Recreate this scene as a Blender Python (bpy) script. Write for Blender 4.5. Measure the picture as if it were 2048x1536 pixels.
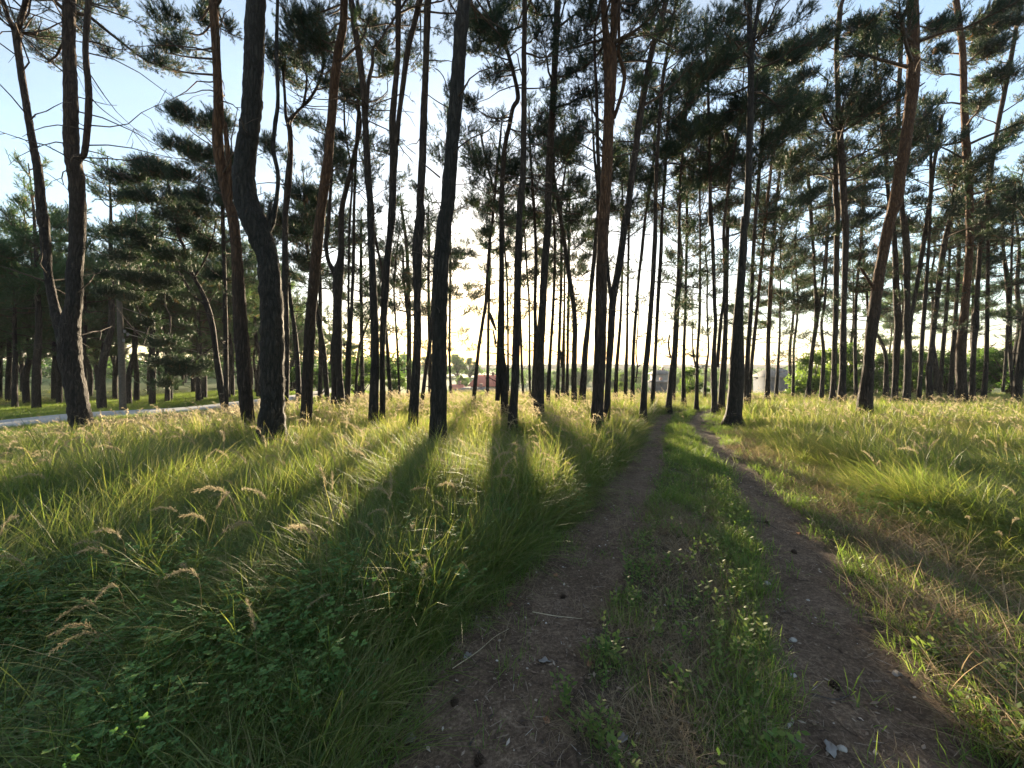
import bpy, math, random
import numpy as np
C = bpy.context
for o in list(bpy.data.objects): bpy.data.objects.remove(o, do_unlink=True)
SC = C.scene
COL = SC.collection
R = math.radians
rng = np.random.default_rng(11)
random.seed(11)
# ------------------------------------------------------------------ camera
HAZE = 0.00028
EYE, F, HY, CX = 1.55, 769.0, 738.0, 1024.0      # eye height, focal length and horizon row in 2048 px units
cam = bpy.data.cameras.new('camera'); co = bpy.data.objects.new('camera', cam); COL.objects.link(co)
co.location = (0, 0, EYE); co.rotation_euler = (R(90), 0, 0)
cam.sensor_fit = 'HORIZONTAL'; cam.sensor_width = 36; cam.lens = F/2048*36
cam.shift_y = -(768-HY)/2048
cam.clip_start = 0.05; cam.clip_end = 5000
SC.camera = co
# ------------------------------------------------------------------ light
SUN_EL = R(6.2); SUN_AZ = R(-1.6)               # azimuth from +Y, negative = left
w = bpy.data.worlds.new('World'); SC.world = w; w.use_nodes = True
nt = w.node_tree; nt.nodes.clear()
sky = nt.nodes.new('ShaderNodeTexSky'); sky.sky_type = 'NISHITA'; sky.sun_disc = False
sky.sun_elevation = SUN_EL; sky.sun_rotation = SUN_AZ
sky.air_density = 1.0; sky.dust_density = 1.25; sky.ozone_density = 1.8; sky.altitude = 100
bg = nt.nodes.new('ShaderNodeBackground'); bg.inputs['Strength'].default_value = 0.095
wo = nt.nodes.new('ShaderNodeOutputWorld')
# thin veils of high cloud over the blue
tc = nt.nodes.new('ShaderNodeTexCoord'); mp = nt.nodes.new('ShaderNodeMapping'); mp.inputs['Scale'].default_value = (1.0, 1.0, 2.6)
nz = nt.nodes.new('ShaderNodeTexNoise'); nz.inputs['Scale'].default_value = 2.3; nz.inputs['Detail'].default_value = 5; nz.inputs['Roughness'].default_value = .55
mr = nt.nodes.new('ShaderNodeMapRange'); mr.inputs['From Min'].default_value = .3; mr.inputs['From Max'].default_value = .72; mr.inputs['To Min'].default_value = .25; mr.inputs['To Max'].default_value = .7
mx = nt.nodes.new('ShaderNodeMix'); mx.data_type = 'RGBA'; mx.inputs[7].default_value = (.84, .93, 1.04, 1)
nt.links.new(tc.outputs['Generated'], mp.inputs[0]); nt.links.new(mp.outputs[0], nz.inputs['Vector']); nt.links.new(nz.outputs[0], mr.inputs[0]); nt.links.new(mr.outputs[0], mx.inputs['Factor'])
nt.links.new(sky.outputs[0], mx.inputs[6]); nt.links.new(mx.outputs[2], bg.inputs[0]); nt.links.new(bg.outputs[0], wo.inputs[0])
sl = bpy.data.lights.new('sun', 'SUN'); so = bpy.data.objects.new('sun', sl); COL.objects.link(so)
sl.energy = 4.3; sl.angle = R(1.1); sl.color = (1.0, 0.81, 0.55)
so.rotation_euler = (R(90)-SUN_EL, 0, math.pi - SUN_AZ)
so.location = (0, 40, 30)
SC.view_settings.view_transform = 'Standard'; SC.view_settings.look = 'None'
SC.view_settings.exposure = 2.9; SC.view_settings.gamma = 1
SC.cycles.use_denoising = True
SC.cycles.max_bounces = 6; SC.cycles.diffuse_bounces = 3; SC.cycles.transmission_bounces = 4
SC.cycles.transparent_max_bounces = 8; SC.cycles.volume_bounces = 0
SC.cycles.caustics_reflective = False; SC.cycles.caustics_refractive = False
SC.cycles.sample_clamp_indirect = 2; SC.cycles.sample_clamp_direct = 0.5

# ------------------------------------------------------------------ helpers
def tag(o, label=None, cat=None, group=None, kind=None):
    if label: o['label'] = label
    if cat: o['category'] = cat
    if group: o['group'] = group
    if kind: o['kind'] = kind
    return o
def empty(name, loc, rz=0):
    o = bpy.data.objects.new(name, None); COL.objects.link(o); o.location = loc; o.rotation_euler = (0, 0, rz)
    o.empty_display_size = 0.2
    return o
def copy_tree(o, parent=None):
    c = o.copy(); COL.objects.link(c); c.parent = parent
    for ch in list(o.children): copy_tree(ch, c)
    return c
class Acc:
    """collects vertices, faces and a per-vertex tint, then becomes ONE mesh"""
    def __init__(s): s.v=[]; s.q=[]; s.t=[]; s.qm=[]; s.tm=[]; s.tint=[]; s.n=0
    def add(s, v, q=None, t=None, m=0, tint=0.5):
        v = np.asarray(v, float).reshape(-1,3); s.v.append(v)
        tt = np.broadcast_to(np.asarray(tint, float), (len(v),)); s.tint.append(tt)
        if q is not None and len(q): q=np.asarray(q).reshape(-1,4); s.q.append(q+s.n); s.qm.append(np.full(len(q), m))
        if t is not None and len(t): t=np.asarray(t).reshape(-1,3); s.t.append(t+s.n); s.tm.append(np.full(len(t), m))
        s.n += len(v)
    def mesh(s, name, mats, smooth=True, origin=(0,0,0)):
        v = np.concatenate(s.v) - np.asarray(origin, float)
        q = np.concatenate(s.q) if s.q else np.zeros((0,4), int)
        t = np.concatenate(s.t) if s.t else np.zeros((0,3), int)
        me = bpy.data.meshes.new(name)
        me.vertices.add(len(v)); me.vertices.foreach_set('co', v.astype(np.float32).ravel())
        nl = q.size + t.size
        me.loops.add(nl); me.loops.foreach_set('vertex_index', np.concatenate([q.ravel(), t.ravel()]).astype(np.int32))
        tot = np.concatenate([np.full(len(q),4), np.full(len(t),3)]).astype(np.int32)
        st = np.concatenate([[0], np.cumsum(tot)[:-1]]).astype(np.int32) if len(tot) else np.zeros(0, np.int32)
        me.polygons.add(len(tot)); me.polygons.foreach_set('loop_start', st); me.polygons.foreach_set('loop_total', tot)
        mi = np.concatenate((s.qm + s.tm)).astype(np.int32) if (s.qm or s.tm) else np.zeros(0, np.int32)
        me.polygons.foreach_set('material_index', mi)
        if smooth: me.polygons.foreach_set('use_smooth', np.ones(len(tot), bool))
        a = me.attributes.new('tint', 'FLOAT', 'POINT'); a.data.foreach_set('value', np.concatenate(s.tint).astype(np.float32))
        for m in (mats if isinstance(mats, (list, tuple)) else [mats]): me.materials.append(m)
        me.update(calc_edges=True); me.validate()
        return me
    def obj(s, name, mats, parent=None, origin=(0,0,0), smooth=True):
        me = s.mesh(name, mats, smooth, origin)
        o = bpy.data.objects.new(name, me); COL.objects.link(o)
        if parent: o.parent = parent
        else: o.location = origin
        return o
def box(a, x0, x1, y0, y1, z0, z1, m=0):
    v = [(x,y,z) for z in (z0,z1) for y in (y0,y1) for x in (x0,x1)]
    a.add(v, q=[(0,2,3,1),(4,5,7,6),(0,1,5,4),(2,6,7,3),(0,4,6,2),(1,3,7,5)], m=m)
def nrm(v): return v/np.maximum(np.linalg.norm(v, axis=-1, keepdims=True), 1e-9)
def sm(a, b, x):
    t = np.clip((np.asarray(x, float)-a)/(b-a), 0, 1); return t*t*(3-2*t)
def tube(a, P, rad, sides=8, m=0, tint=0.5, rough=0.0, rg=None, cap=False):
    P = np.asarray(P, float); n = len(P); rad = np.broadcast_to(np.asarray(rad, float), (n,))
    T = nrm(np.gradient(P, axis=0))
    ref = np.array([1.0,0,0]) if abs(T[:,2]).mean() > 0.6 else np.array([0,0,1.0])
    n1 = nrm(ref - T*(T@ref)[:,None]); n2 = np.cross(T, n1)
    ang = np.linspace(0, 2*np.pi, sides, endpoint=False)
    r = rad[:,None]*np.ones(sides)
    if rough and rg is not None:
        k = rg.normal(0, 1, (n, sides)); 
        k = (k + np.roll(k,1,1)*.5 + np.vstack([k[:1],k[:-1]])*.7)/1.5
        r = r*(1+rough*k)
    V = P[:,None,:] + r[...,None]*(np.cos(ang)[None,:,None]*n1[:,None,:] + np.sin(ang)[None,:,None]*n2[:,None,:])
    i = np.arange(n-1)[:,None]*sides; j = np.arange(sides)[None,:]; j2 = (j+1)%sides
    q = np.stack([i+j, i+j2, i+sides+j2, i+sides+j], -1).reshape(-1,4)
    a.add(V.reshape(-1,3), q=q, m=m, tint=tint)
    if cap:
        a.add(np.vstack([V[-1], P[-1:]]), t=[(k, (k+1)%sides, sides) for k in range(sides)], m=m, tint=tint)
def catmull(P, step):
    """resample a polyline (any columns) smoothly"""
    P = np.asarray(P, float)
    if len(P) < 3:
        n = max(2, int(np.linalg.norm(P[-1,:3]-P[0,:3])/step)+1); t = np.linspace(0,1,n)[:,None]
        return P[:1]*(1-t)+P[-1:]*t
    Q = np.vstack([2*P[0]-P[1], P, 2*P[-1]-P[-2]]); out=[]
    for k in range(1, len(Q)-2):
        n = max(2, int(np.linalg.norm(Q[k+1,:3]-Q[k,:3])/step)+1)
        t = np.linspace(0,1,n, endpoint=False)[:,None]
        out.append(.5*((2*Q[k])+(-Q[k-1]+Q[k+1])*t+(2*Q[k-1]-5*Q[k]+4*Q[k+1]-Q[k+2])*t*t+(-Q[k-1]+3*Q[k]-3*Q[k+1]+Q[k+2])*t**3))
    out.append(Q[-2:-1]); return np.vstack(out)
def value_noise(x, y, s, seed):
    r = np.random.default_rng(seed); G = r.random((64,64))
    x = np.asarray(x, float)/s; y = np.asarray(y, float)/s
    xi = np.floor(x).astype(int); yi = np.floor(y).astype(int); fx = x-xi; fy = y-yi
    fx = fx*fx*(3-2*fx); fy = fy*fy*(3-2*fy)
    g = lambda a,b: G[a%64, b%64]
    return (g(xi,yi)*(1-fx)+g(xi+1,yi)*fx)*(1-fy)+(g(xi,yi+1)*(1-fx)+g(xi+1,yi+1)*fx)*fy

# ------------------------------------------------------------------ materials
def mat(name):
    m = bpy.data.materials.new(name); m.use_nodes = True; nt = m.node_tree
    for n in list(nt.nodes):
        if n.type != 'OUTPUT_MATERIAL': nt.nodes.remove(n)
    return m, nt, nt.nodes['Material Output']
def N(nt, t, **kw):
    n = nt.nodes.new(t)
    for k, v in kw.items():
        if k.startswith('_'): n.inputs[k[1:].replace('_',' ')].default_value = v
        else: setattr(n, k, v)
    return n
def ramp(nt, fac, stops):
    r = nt.nodes.new('ShaderNodeValToRGB'); e = r.color_ramp.elements
    while len(e) < len(stops): e.new(0.5)
    for k, (p, c) in enumerate(stops): e[k].position = p; e[k].color = (*c, 1)
    nt.links.new(fac, r.inputs[0]); return r.outputs[0]
def leafmat(name, stops, tstops, trans=0.45, rough=0.6, rnd=0.35):
    """thin leaf: reflected and transmitted light; tint attribute and per-instance random pick the colour"""
    m, nt, out = mat(name); L = nt.links.new
    at = N(nt, 'ShaderNodeAttribute', attribute_name='tint'); oi = N(nt, 'ShaderNodeObjectInfo')
    mx = N(nt, 'ShaderNodeMath', operation='MULTIPLY_ADD'); L(oi.outputs['Random'], mx.inputs[0]); mx.inputs[1].default_value = rnd
    s2 = N(nt, 'ShaderNodeMath', operation='SUBTRACT'); L(at.outputs['Fac'], s2.inputs[0]); s2.inputs[1].default_value = rnd/2
    L(s2.outputs[0], mx.inputs[2])
    c1 = ramp(nt, mx.outputs[0], stops); c2 = ramp(nt, mx.outputs[0], tstops)
    p = N(nt, 'ShaderNodeBsdfPrincipled', _Roughness=rough); p.inputs['Specular IOR Level'].default_value = 0.35
    t = N(nt, 'ShaderNodeBsdfTranslucent'); x = N(nt, 'ShaderNodeMixShader'); x.inputs[0].default_value = trans
    L(c1, p.inputs['Base Color']); L(c2, t.inputs['Color'])
    L(p.outputs[0], x.inputs[1]); L(t.outputs[0], x.inputs[2]); L(x.outputs[0], out.inputs['Surface'])
    return m
M = {}
M['grass'] = leafmat('grass', [(0,(.045,.075,.018)),(.5,(.075,.115,.028)),(1,(.16,.17,.06))],
                     [(0,(.13,.22,.02)),(.5,(.27,.36,.04)),(1,(.48,.46,.12))], .5, .45)
M['lawn'] = leafmat('short_grass', [(0,(.05,.10,.02)),(.5,(.08,.14,.03)),(1,(.15,.17,.05))],
                     [(0,(.16,.30,.03)),(.5,(.26,.40,.05)),(1,(.42,.44,.12))], .45, .5)
M['seed'] = leafmat('seed_head', [(0,(.20,.14,.08)),(.5,(.30,.22,.13)),(1,(.40,.32,.20))],
                     [(0,(.40,.25,.12)),(.5,(.62,.42,.20)),(1,(.75,.56,.30))], .5, .7)
M['straw'] = leafmat('straw', [(0,(.12,.085,.05)),(.5,(.23,.17,.10)),(1,(.36,.28,.18))],
                     [(0,(.16,.11,.05)),(.5,(.32,.23,.12)),(1,(.46,.35,.2))], .35, .8)
M['weed'] = leafmat('weed_leaf', [(0,(.05,.115,.03)),(.5,(.095,.18,.05)),(1,(.16,.24,.065))],
                     [(0,(.08,.22,.03)),(.5,(.15,.34,.05)),(1,(.32,.50,.07))], .42, .5)
M['needle'] = leafmat('pine_needle', [(0,(.012,.027,.016)),(.45,(.02,.04,.021)),(.8,(.035,.052,.022)),(1,(.10,.055,.028))],
                     [(0,(.025,.05,.02)),(.45,(.045,.085,.028)),(.8,(.10,.13,.03)),(1,(.22,.12,.04))], .25, .55, .2)
M['needle_sunlit'] = leafmat('sunlit_pine_needle', [(0,(.025,.055,.025)),(.45,(.045,.085,.035)),(.8,(.07,.10,.035)),(1,(.13,.085,.04))],  # lighter copy of the pine needles: sunlight on the far pines put into the colour
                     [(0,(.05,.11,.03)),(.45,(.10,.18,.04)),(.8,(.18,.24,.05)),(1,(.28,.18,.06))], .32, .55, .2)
M['leaf'] = leafmat('broad_leaf', [(0,(.03,.07,.02)),(.5,(.05,.11,.03)),(1,(.09,.15,.03))],
                     [(0,(.06,.13,.02)),(.5,(.12,.22,.03)),(1,(.26,.38,.05))], .4, .55)
M['meadow'] = leafmat('meadow_grass', [(0,(.05,.095,.025)),(.45,(.10,.15,.04)),(.7,(.17,.18,.07)),(1,(.27,.23,.13))],
                     [(0,(.11,.20,.02)),(.45,(.26,.34,.045)),(.7,(.40,.41,.08)),(1,(.50,.43,.18))], .48, .45, 0.0)
M['seedm'] = leafmat('meadow_seed', [(0,(.20,.14,.08)),(.5,(.30,.22,.13)),(1,(.40,.32,.20))],
                     [(0,(.28,.22,.13)),(.5,(.42,.35,.22)),(1,(.54,.47,.31))], .5, .7, 0.0)
M['litter'] = leafmat('litter', [(0,(.05,.035,.028)),(.5,(.17,.11,.075)),(.85,(.32,.25,.19)),(1,(.5,.46,.42))],
                     [(0,(.05,.03,.02)),(.5,(.15,.09,.05)),(1,(.35,.28,.2))], .12, .9, .5)
def barkmat(name, lo, hi, orange, z0, z1, sc=1.0, bump=0.9):
    m, nt, out = mat(name); L = nt.links.new
    tc = N(nt, 'ShaderNodeTexCoord'); mp = N(nt, 'ShaderNodeMapping'); mp.inputs['Scale'].default_value = (sc, sc, sc*.2)
    L(tc.outputs['Object'], mp.inputs[0])
    nz = N(nt, 'ShaderNodeTexNoise', _Scale=9.0, _Detail=5.0, _Roughness=0.65); L(mp.outputs[0], nz.inputs['Vector'])
    ad = N(nt, 'ShaderNodeVectorMath', operation='MULTIPLY_ADD'); L(nz.outputs['Color'], ad.inputs[0])
    ad.inputs[1].default_value = (.13,.13,.13); L(mp.outputs[0], ad.inputs[2])
    vo = N(nt, 'ShaderNodeTexVoronoi', feature='DISTANCE_TO_EDGE', _Scale=18.0); L(ad.outputs[0], vo.inputs['Vector'])
    v2 = N(nt, 'ShaderNodeTexVoronoi', feature='F1', _Scale=18.0); L(ad.outputs[0], v2.inputs['Vector'])
    crack = ramp(nt, vo.outputs['Distance'], [(0,(.1,.1,.1)),(.10,(.5,)*3),(.3,(.85,)*3),(.6,(1,1,1))])
    n2 = N(nt, 'ShaderNodeTexNoise', _Scale=40.0, _Detail=4.0); L(mp.outputs[0], n2.inputs['Vector'])
    base = ramp(nt, n2.outputs['Fac'], [(.3, lo), (.7, hi)])
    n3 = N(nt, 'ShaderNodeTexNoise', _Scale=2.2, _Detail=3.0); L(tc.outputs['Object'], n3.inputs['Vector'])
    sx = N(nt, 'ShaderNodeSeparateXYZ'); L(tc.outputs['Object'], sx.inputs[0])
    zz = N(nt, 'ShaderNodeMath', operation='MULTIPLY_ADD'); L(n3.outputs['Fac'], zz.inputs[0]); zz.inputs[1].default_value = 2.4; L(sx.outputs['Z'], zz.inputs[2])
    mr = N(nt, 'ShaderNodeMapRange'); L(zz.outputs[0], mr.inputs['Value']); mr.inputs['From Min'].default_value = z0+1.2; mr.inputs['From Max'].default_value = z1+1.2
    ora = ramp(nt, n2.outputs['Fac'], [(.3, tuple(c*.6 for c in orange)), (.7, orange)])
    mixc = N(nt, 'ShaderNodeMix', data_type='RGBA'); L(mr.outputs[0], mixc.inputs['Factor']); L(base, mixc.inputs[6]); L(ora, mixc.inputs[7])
    mul = N(nt, 'ShaderNodeMix', data_type='RGBA', blend_type='MULTIPLY'); mul.inputs['Factor'].default_value = .65
    L(mixc.outputs[2], mul.inputs[6]); L(crack, mul.inputs[7])
    bp = N(nt, 'ShaderNodeBump', _Strength=bump, _Distance=0.05)
    hh = N(nt, 'ShaderNodeMath', operation='MULTIPLY_ADD'); L(n2.outputs['Fac'], hh.inputs[0]); hh.inputs[1].default_value = .35; L(crack, hh.inputs[2])
    L(hh.outputs[0], bp.inputs['Height'])
    p = N(nt, 'ShaderNodeBsdfPrincipled', _Roughness=.85); p.inputs['Specular IOR Level'].default_value = 0.25
    L(mul.outputs[2], p.inputs['Base Color']); L(bp.outputs[0], p.inputs['Normal']); L(p.outputs[0], out.inputs['Surface'])
    return m
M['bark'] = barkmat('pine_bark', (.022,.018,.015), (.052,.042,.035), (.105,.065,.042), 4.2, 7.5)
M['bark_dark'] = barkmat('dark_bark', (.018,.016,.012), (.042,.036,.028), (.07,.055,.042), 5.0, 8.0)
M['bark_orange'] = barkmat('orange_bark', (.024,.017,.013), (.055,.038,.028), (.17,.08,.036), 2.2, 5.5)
M['twig'] = barkmat('twig_bark', (.05,.04,.035), (.12,.095,.08), (.15,.10,.07), 3, 6, bump=.2)
def plain(name, col, col2=None, scale=20, rough=.85, bump=.2, dist=.01, detail=6, coord='Object'):
    m, nt, out = mat(name); L = nt.links.new
    tc = N(nt, 'ShaderNodeTexCoord'); nz = N(nt, 'ShaderNodeTexNoise', _Scale=float(scale), _Detail=float(detail), _Roughness=.65); L(tc.outputs[coord], nz.inputs['Vector'])
    c = ramp(nt, nz.outputs['Fac'], [(.3, col), (.7, col2 or tuple(x*1.5 for x in col))])
    bp = N(nt, 'ShaderNodeBump', _Strength=bump, _Distance=dist); L(nz.outputs['Fac'], bp.inputs['Height'])
    p = N(nt, 'ShaderNodeBsdfPrincipled', _Roughness=rough); p.inputs['Specular IOR Level'].default_value = .12; L(c, p.inputs['Base Color']); L(bp.outputs[0], p.inputs['Normal']); L(p.outputs[0], out.inputs['Surface'])
    return m
# ------------------------------------------------------------------ ground
def depth(py, h=0.0): return (EYE-h)*F/(py-HY)
def rut_edges(rows):
    r = np.array(rows, float); D = (EYE)*F/(r[:,0]-HY)
    a = (r[:,1]-CX)/F*D; b = (r[:,2]-CX)/F*D
    # carry the rut on past the camera
    D = np.r_[-6, D]; a = np.r_[a[0]-.35, a]; b = np.r_[b[0]-.35, b]
    return D, a, b
LR = rut_edges([(1536,790,1150),(1400,850,1125),(1300,915,1175),(1200,1000,1225),(1100,1095,1262),(1000,1195,1308),(950,1240,1325),(900,1283,1338),(870,1293,1336),(850,1300,1330),(836,1312,1340),(824,1340,1362),(814,1385,1402)])
RR = rut_edges([(1536,1572,1995),(1500,1566,1950),(1400,1558,1872),(1300,1538,1795),(1200,1524,1728),(1100,1508,1672),(1000,1475,1578),(950,1458,1518),(900,1408,1452),(871,1388,1438),(854,1376,1408),(837,1378,1400),(822,1392,1410),(814,1420,1436)])
YEND = 15.6
def in_rut(x, y, E, soft=.12):
    a = np.interp(y, E[0], E[1]); b = np.interp(y, E[0], E[2])
    wob = (value_noise(x, y, .35, 3)-.5)*.16 + (value_noise(x, y, .12, 4)-.5)*.07
    d = np.minimum(x-a, b-x)+wob+.07
    return sm(-soft*.5, soft, d)*(1-sm(YEND-2, YEND, y))
def terrain(x, y):
    x = np.asarray(x, float); y = np.asarray(y, float)
    z = -.36*sm(5, 11, -x)
    valley = sm(-14, -3, x)
    z = z - valley*(5.8*sm(24, 75, y) + .25*sm(22,26,y) + .14*sm(12,19,y))
    z = z - (1-valley)*1.0*sm(60,140,y)
    z = z + (value_noise(x+300, y+300, 2.7, 1)-.5)*.10*sm(1,6,np.hypot(x,y)) + (value_noise(x+300, y+300, .8, 2)-.5)*.035
    z = z - .045*np.maximum(in_rut(x,y,LR,.2), in_rut(x,y,RR,.2))
    return z
def P(px, py, D): return np.array([(px-CX)/F*D, D, EYE-(py-HY)/F*D])

def grid_mesh(xs, ys, zf):
    X, Y = np.meshgrid(xs, ys); Z = zf(X, Y); nx = len(xs)
    v = np.stack([X, Y, Z], -1).reshape(-1,3)
    i = (np.arange(len(ys)-1)[:,None]*nx + np.arange(nx-1)[None,:]).ravel()
    return v, np.stack([i, i+1, i+nx+1, i+nx], -1)
xs = np.unique(np.round(np.concatenate([np.arange(-1.5,3.5,.045), np.arange(-8,8,.12), np.linspace(-40,40,161), np.linspace(-400,400,61)]), 4))
ys = np.unique(np.round(np.concatenate([np.arange(0.9,4,.045), np.arange(-6,14,.12), np.linspace(14,60,100), np.linspace(60,420,50), np.linspace(-60,-6,12)]), 4))
def clean(v, e=.02):
    o=[v[0]]
    for k in v[1:]:
        if k-o[-1] > e: o.append(k)
    return np.array(o)
xs = clean(xs); ys = clean(ys)
def soilmat():
    m, nt, out = mat('soil'); L = nt.links.new
    tc = N(nt, 'ShaderNodeTexCoord')
    n1 = N(nt, 'ShaderNodeTexNoise', _Scale=1.3, _Detail=6.0, _Roughness=.6); n2 = N(nt, 'ShaderNodeTexNoise', _Scale=38.0, _Detail=8.0, _Roughness=.75)
    n3 = N(nt, 'ShaderNodeTexNoise', _Scale=9.0, _Detail=6.0, _Roughness=.7)
    for n in (n1,n2,n3): L(tc.outputs['Object'], n.inputs['Vector'])
    a = ramp(nt, n2.outputs['Fac'], [(.3,(.045,.032,.024)),(.52,(.10,.072,.055)),(.75,(.20,.15,.12))])
    b = ramp(nt, n3.outputs['Fac'], [(.35,(.045,.045,.018)),(.65,(.10,.085,.045))])
    f = ramp(nt, n1.outputs['Fac'], [(.4,(0,0,0)),(.6,(1,1,1))])
    x = N(nt, 'ShaderNodeMix', data_type='RGBA'); L(f, x.inputs['Factor']); L(a, x.inputs[6]); L(b, x.inputs[7])
    # beyond the near wood the ground is meadow
    sx = N(nt, 'ShaderNodeSeparateXYZ'); L(tc.outputs['Object'], sx.inputs[0])
    mr = N(nt, 'ShaderNodeMapRange'); L(sx.outputs['Y'], mr.inputs['Value']); mr.inputs['From Min'].default_value = 20; mr.inputs['From Max'].default_value = 26
    gr = ramp(nt, n3.outputs['Fac'], [(.35,(.05,.09,.02)),(.65,(.10,.14,.035))])
    x2 = N(nt, 'ShaderNodeMix', data_type='RGBA'); L(mr.outputs[0], x2.inputs['Factor']); L(x.outputs[2], x2.inputs[6]); L(gr, x2.inputs[7]); x = x2
    ad = N(nt, 'ShaderNodeMath', operation='MULTIPLY_ADD'); L(n3.outputs['Fac'], ad.inputs[0]); ad.inputs[1].default_value = 1.6; L(n2.outputs['Fac'], ad.inputs[2])
    bp = N(nt, 'ShaderNodeBump', _Strength=.9, _Distance=.03); L(ad.outputs[0], bp.inputs['Height'])
    p = N(nt, 'ShaderNodeBsdfPrincipled', _Roughness=.95); p.inputs['Specular IOR Level'].default_value = .15
    L(x.outputs[2], p.inputs['Base Color']); L(bp.outputs[0], p.inputs['Normal']); L(p.outputs[0], out.inputs['Surface'])
    return m
def rutmat():
    m, nt, out = mat('trodden_earth'); L = nt.links.new
    tc = N(nt, 'ShaderNodeTexCoord')
    n1 = N(nt, 'ShaderNodeTexNoise', _Scale=2.2, _Detail=5.0, _Roughness=.6); n2 = N(nt, 'ShaderNodeTexNoise', _Scale=55.0, _Detail=8.0, _Roughness=.8)
    n3 = N(nt, 'ShaderNodeTexNoise', _Scale=12.0, _Detail=6.0, _Roughness=.7)
    vo = N(nt, 'ShaderNodeTexVoronoi', _Scale=95.0)
    for n in (n1,n2,n3,vo): L(tc.outputs['Object'], n.inputs['Vector'])
    a = ramp(nt, n2.outputs['Fac'], [(.28,(.040,.027,.018)),(.5,(.135,.098,.068)),(.72,(.33,.255,.185))])
    b = ramp(nt, n3.outputs['Fac'], [(.3,(.55,.5,.5)),(.7,(1.25,1.2,1.15))])
    c = ramp(nt, n1.outputs['Fac'], [(.3,(.75,.72,.7)),(.7,(1.25,1.25,1.28))])
    x = N(nt, 'ShaderNodeMix', data_type='RGBA', blend_type='MULTIPLY'); x.inputs['Factor'].default_value = 1; L(a, x.inputs[6]); L(b, x.inputs[7])
    y = N(nt, 'ShaderNodeMix', data_type='RGBA', blend_type='MULTIPLY'); y.inputs['Factor'].default_value = 1; L(x.outputs[2], y.inputs[6]); L(c, y.inputs[7])
    ad = N(nt, 'ShaderNodeMath', operation='MULTIPLY_ADD'); L(n3.outputs['Fac'], ad.inputs[0]); ad.inputs[1].default_value = 1.5; L(n2.outputs['Fac'], ad.inputs[2])
    bp = N(nt, 'ShaderNodeBump', _Strength=.8, _Distance=.02); L(ad.outputs[0], bp.inputs['Height'])
    p = N(nt, 'ShaderNodeBsdfPrincipled', _Roughness=.9); p.inputs['Specular IOR Level'].default_value = .2
    L(y.outputs[2], p.inputs['Base Color']); L(bp.outputs[0], p.inputs['Normal']); L(p.outputs[0], out.inputs['Surface'])
    return m
M['soil'] = soilmat(); M['rut'] = rutmat()
a = Acc(); v, q = grid_mesh(xs, ys, terrain); a.add(v, q=q)
tag(a.obj('ground', M['soil']), 'dark soil and thatch under the grass', 'ground', kind='structure')
# the two wheel ruts: sheets lying 4 mm over the ground, ragged where the grass takes over
for E, lab in ((LR, 'left bare earth wheel rut of the forest track'), (RR, 'right bare earth wheel rut of the forest track')):
    yy = np.concatenate([np.arange(-1.5, 5, .04), np.arange(5, YEND-.4, .09)])
    A0 = np.interp(yy, E[0], E[1]); B0 = np.interp(yy, E[0], E[2])
    A0 = A0 + (value_noise(yy*3, yy*0, 1, 21)-.5)*.12 + (value_noise(yy*11, yy*0, 1, 22)-.5)*.06 - .03
    B0 = B0 + (value_noise(yy*3, yy*0+9, 1, 23)-.5)*.12 + (value_noise(yy*11, yy*0+9, 1, 24)-.5)*.06 + .03
    k = np.linspace(0, 1, 22); X = A0[:,None]*(1-k)+B0[:,None]*k; Y = np.repeat(yy[:,None], 22, 1)
    Z = terrain(X, Y)+.004+.008*np.sin(np.pi*k)[None,:]
    Z += (value_noise(X+50, Y+50, .09, 31)-.5)*.014
    a = Acc(); n = 22; i = (np.arange(len(yy)-1)[:,None]*n+np.arange(n-1)[None,:]).ravel()
    a.add(np.stack([X,Y,Z],-1).reshape(-1,3), q=np.stack([i,i+1,i+n+1,i+n],-1))
    tag(a.obj('path', M['rut']), lab, 'path', kind='structure')
# side track running off to the left between the far trees
# gravel road at the left
RD = np.array([(-19.5,-8),(-19,0),(-17.9,8),(-17.3,12),(-16.9,14.5),(-15.6,17),(-14.6,20),(-14.3,24),(-15.5,32),(-19,45),(-26,62)], float)
def road_x(y): return np.interp(y, RD[:,1], RD[:,0])
rp = catmull(np.c_[RD, np.zeros(len(RD))], .5)[:, :2]
tn = nrm(np.gradient(rp, axis=0)); nn = np.c_[tn[:,1], -tn[:,0]]
k = np.linspace(-1.15, 1.15, 9); X = rp[:,0][:,None]+nn[:,0][:,None]*k; Y = rp[:,1][:,None]+nn[:,1][:,None]*k
Z = terrain(X,Y)+.09+.03*(1-(k/1.15)**2)[None,:]; Z[:,0]-=.06; Z[:,-1]-=.06
a = Acc(); n=9; i=(np.arange(len(rp)-1)[:,None]*n+np.arange(n-1)[None,:]).ravel()
a.add(np.stack([X,Y,Z],-1).reshape(-1,3), q=np.stack([i,i+1,i+n+1,i+n],-1))
M['gravel'] = plain('gravel', (.30,.30,.30), (.40,.40,.395), 30, .9, .25)
tag(a.obj('road', M['gravel']), 'pale gravel road curving past the left trees', 'road', kind='structure')
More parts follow.
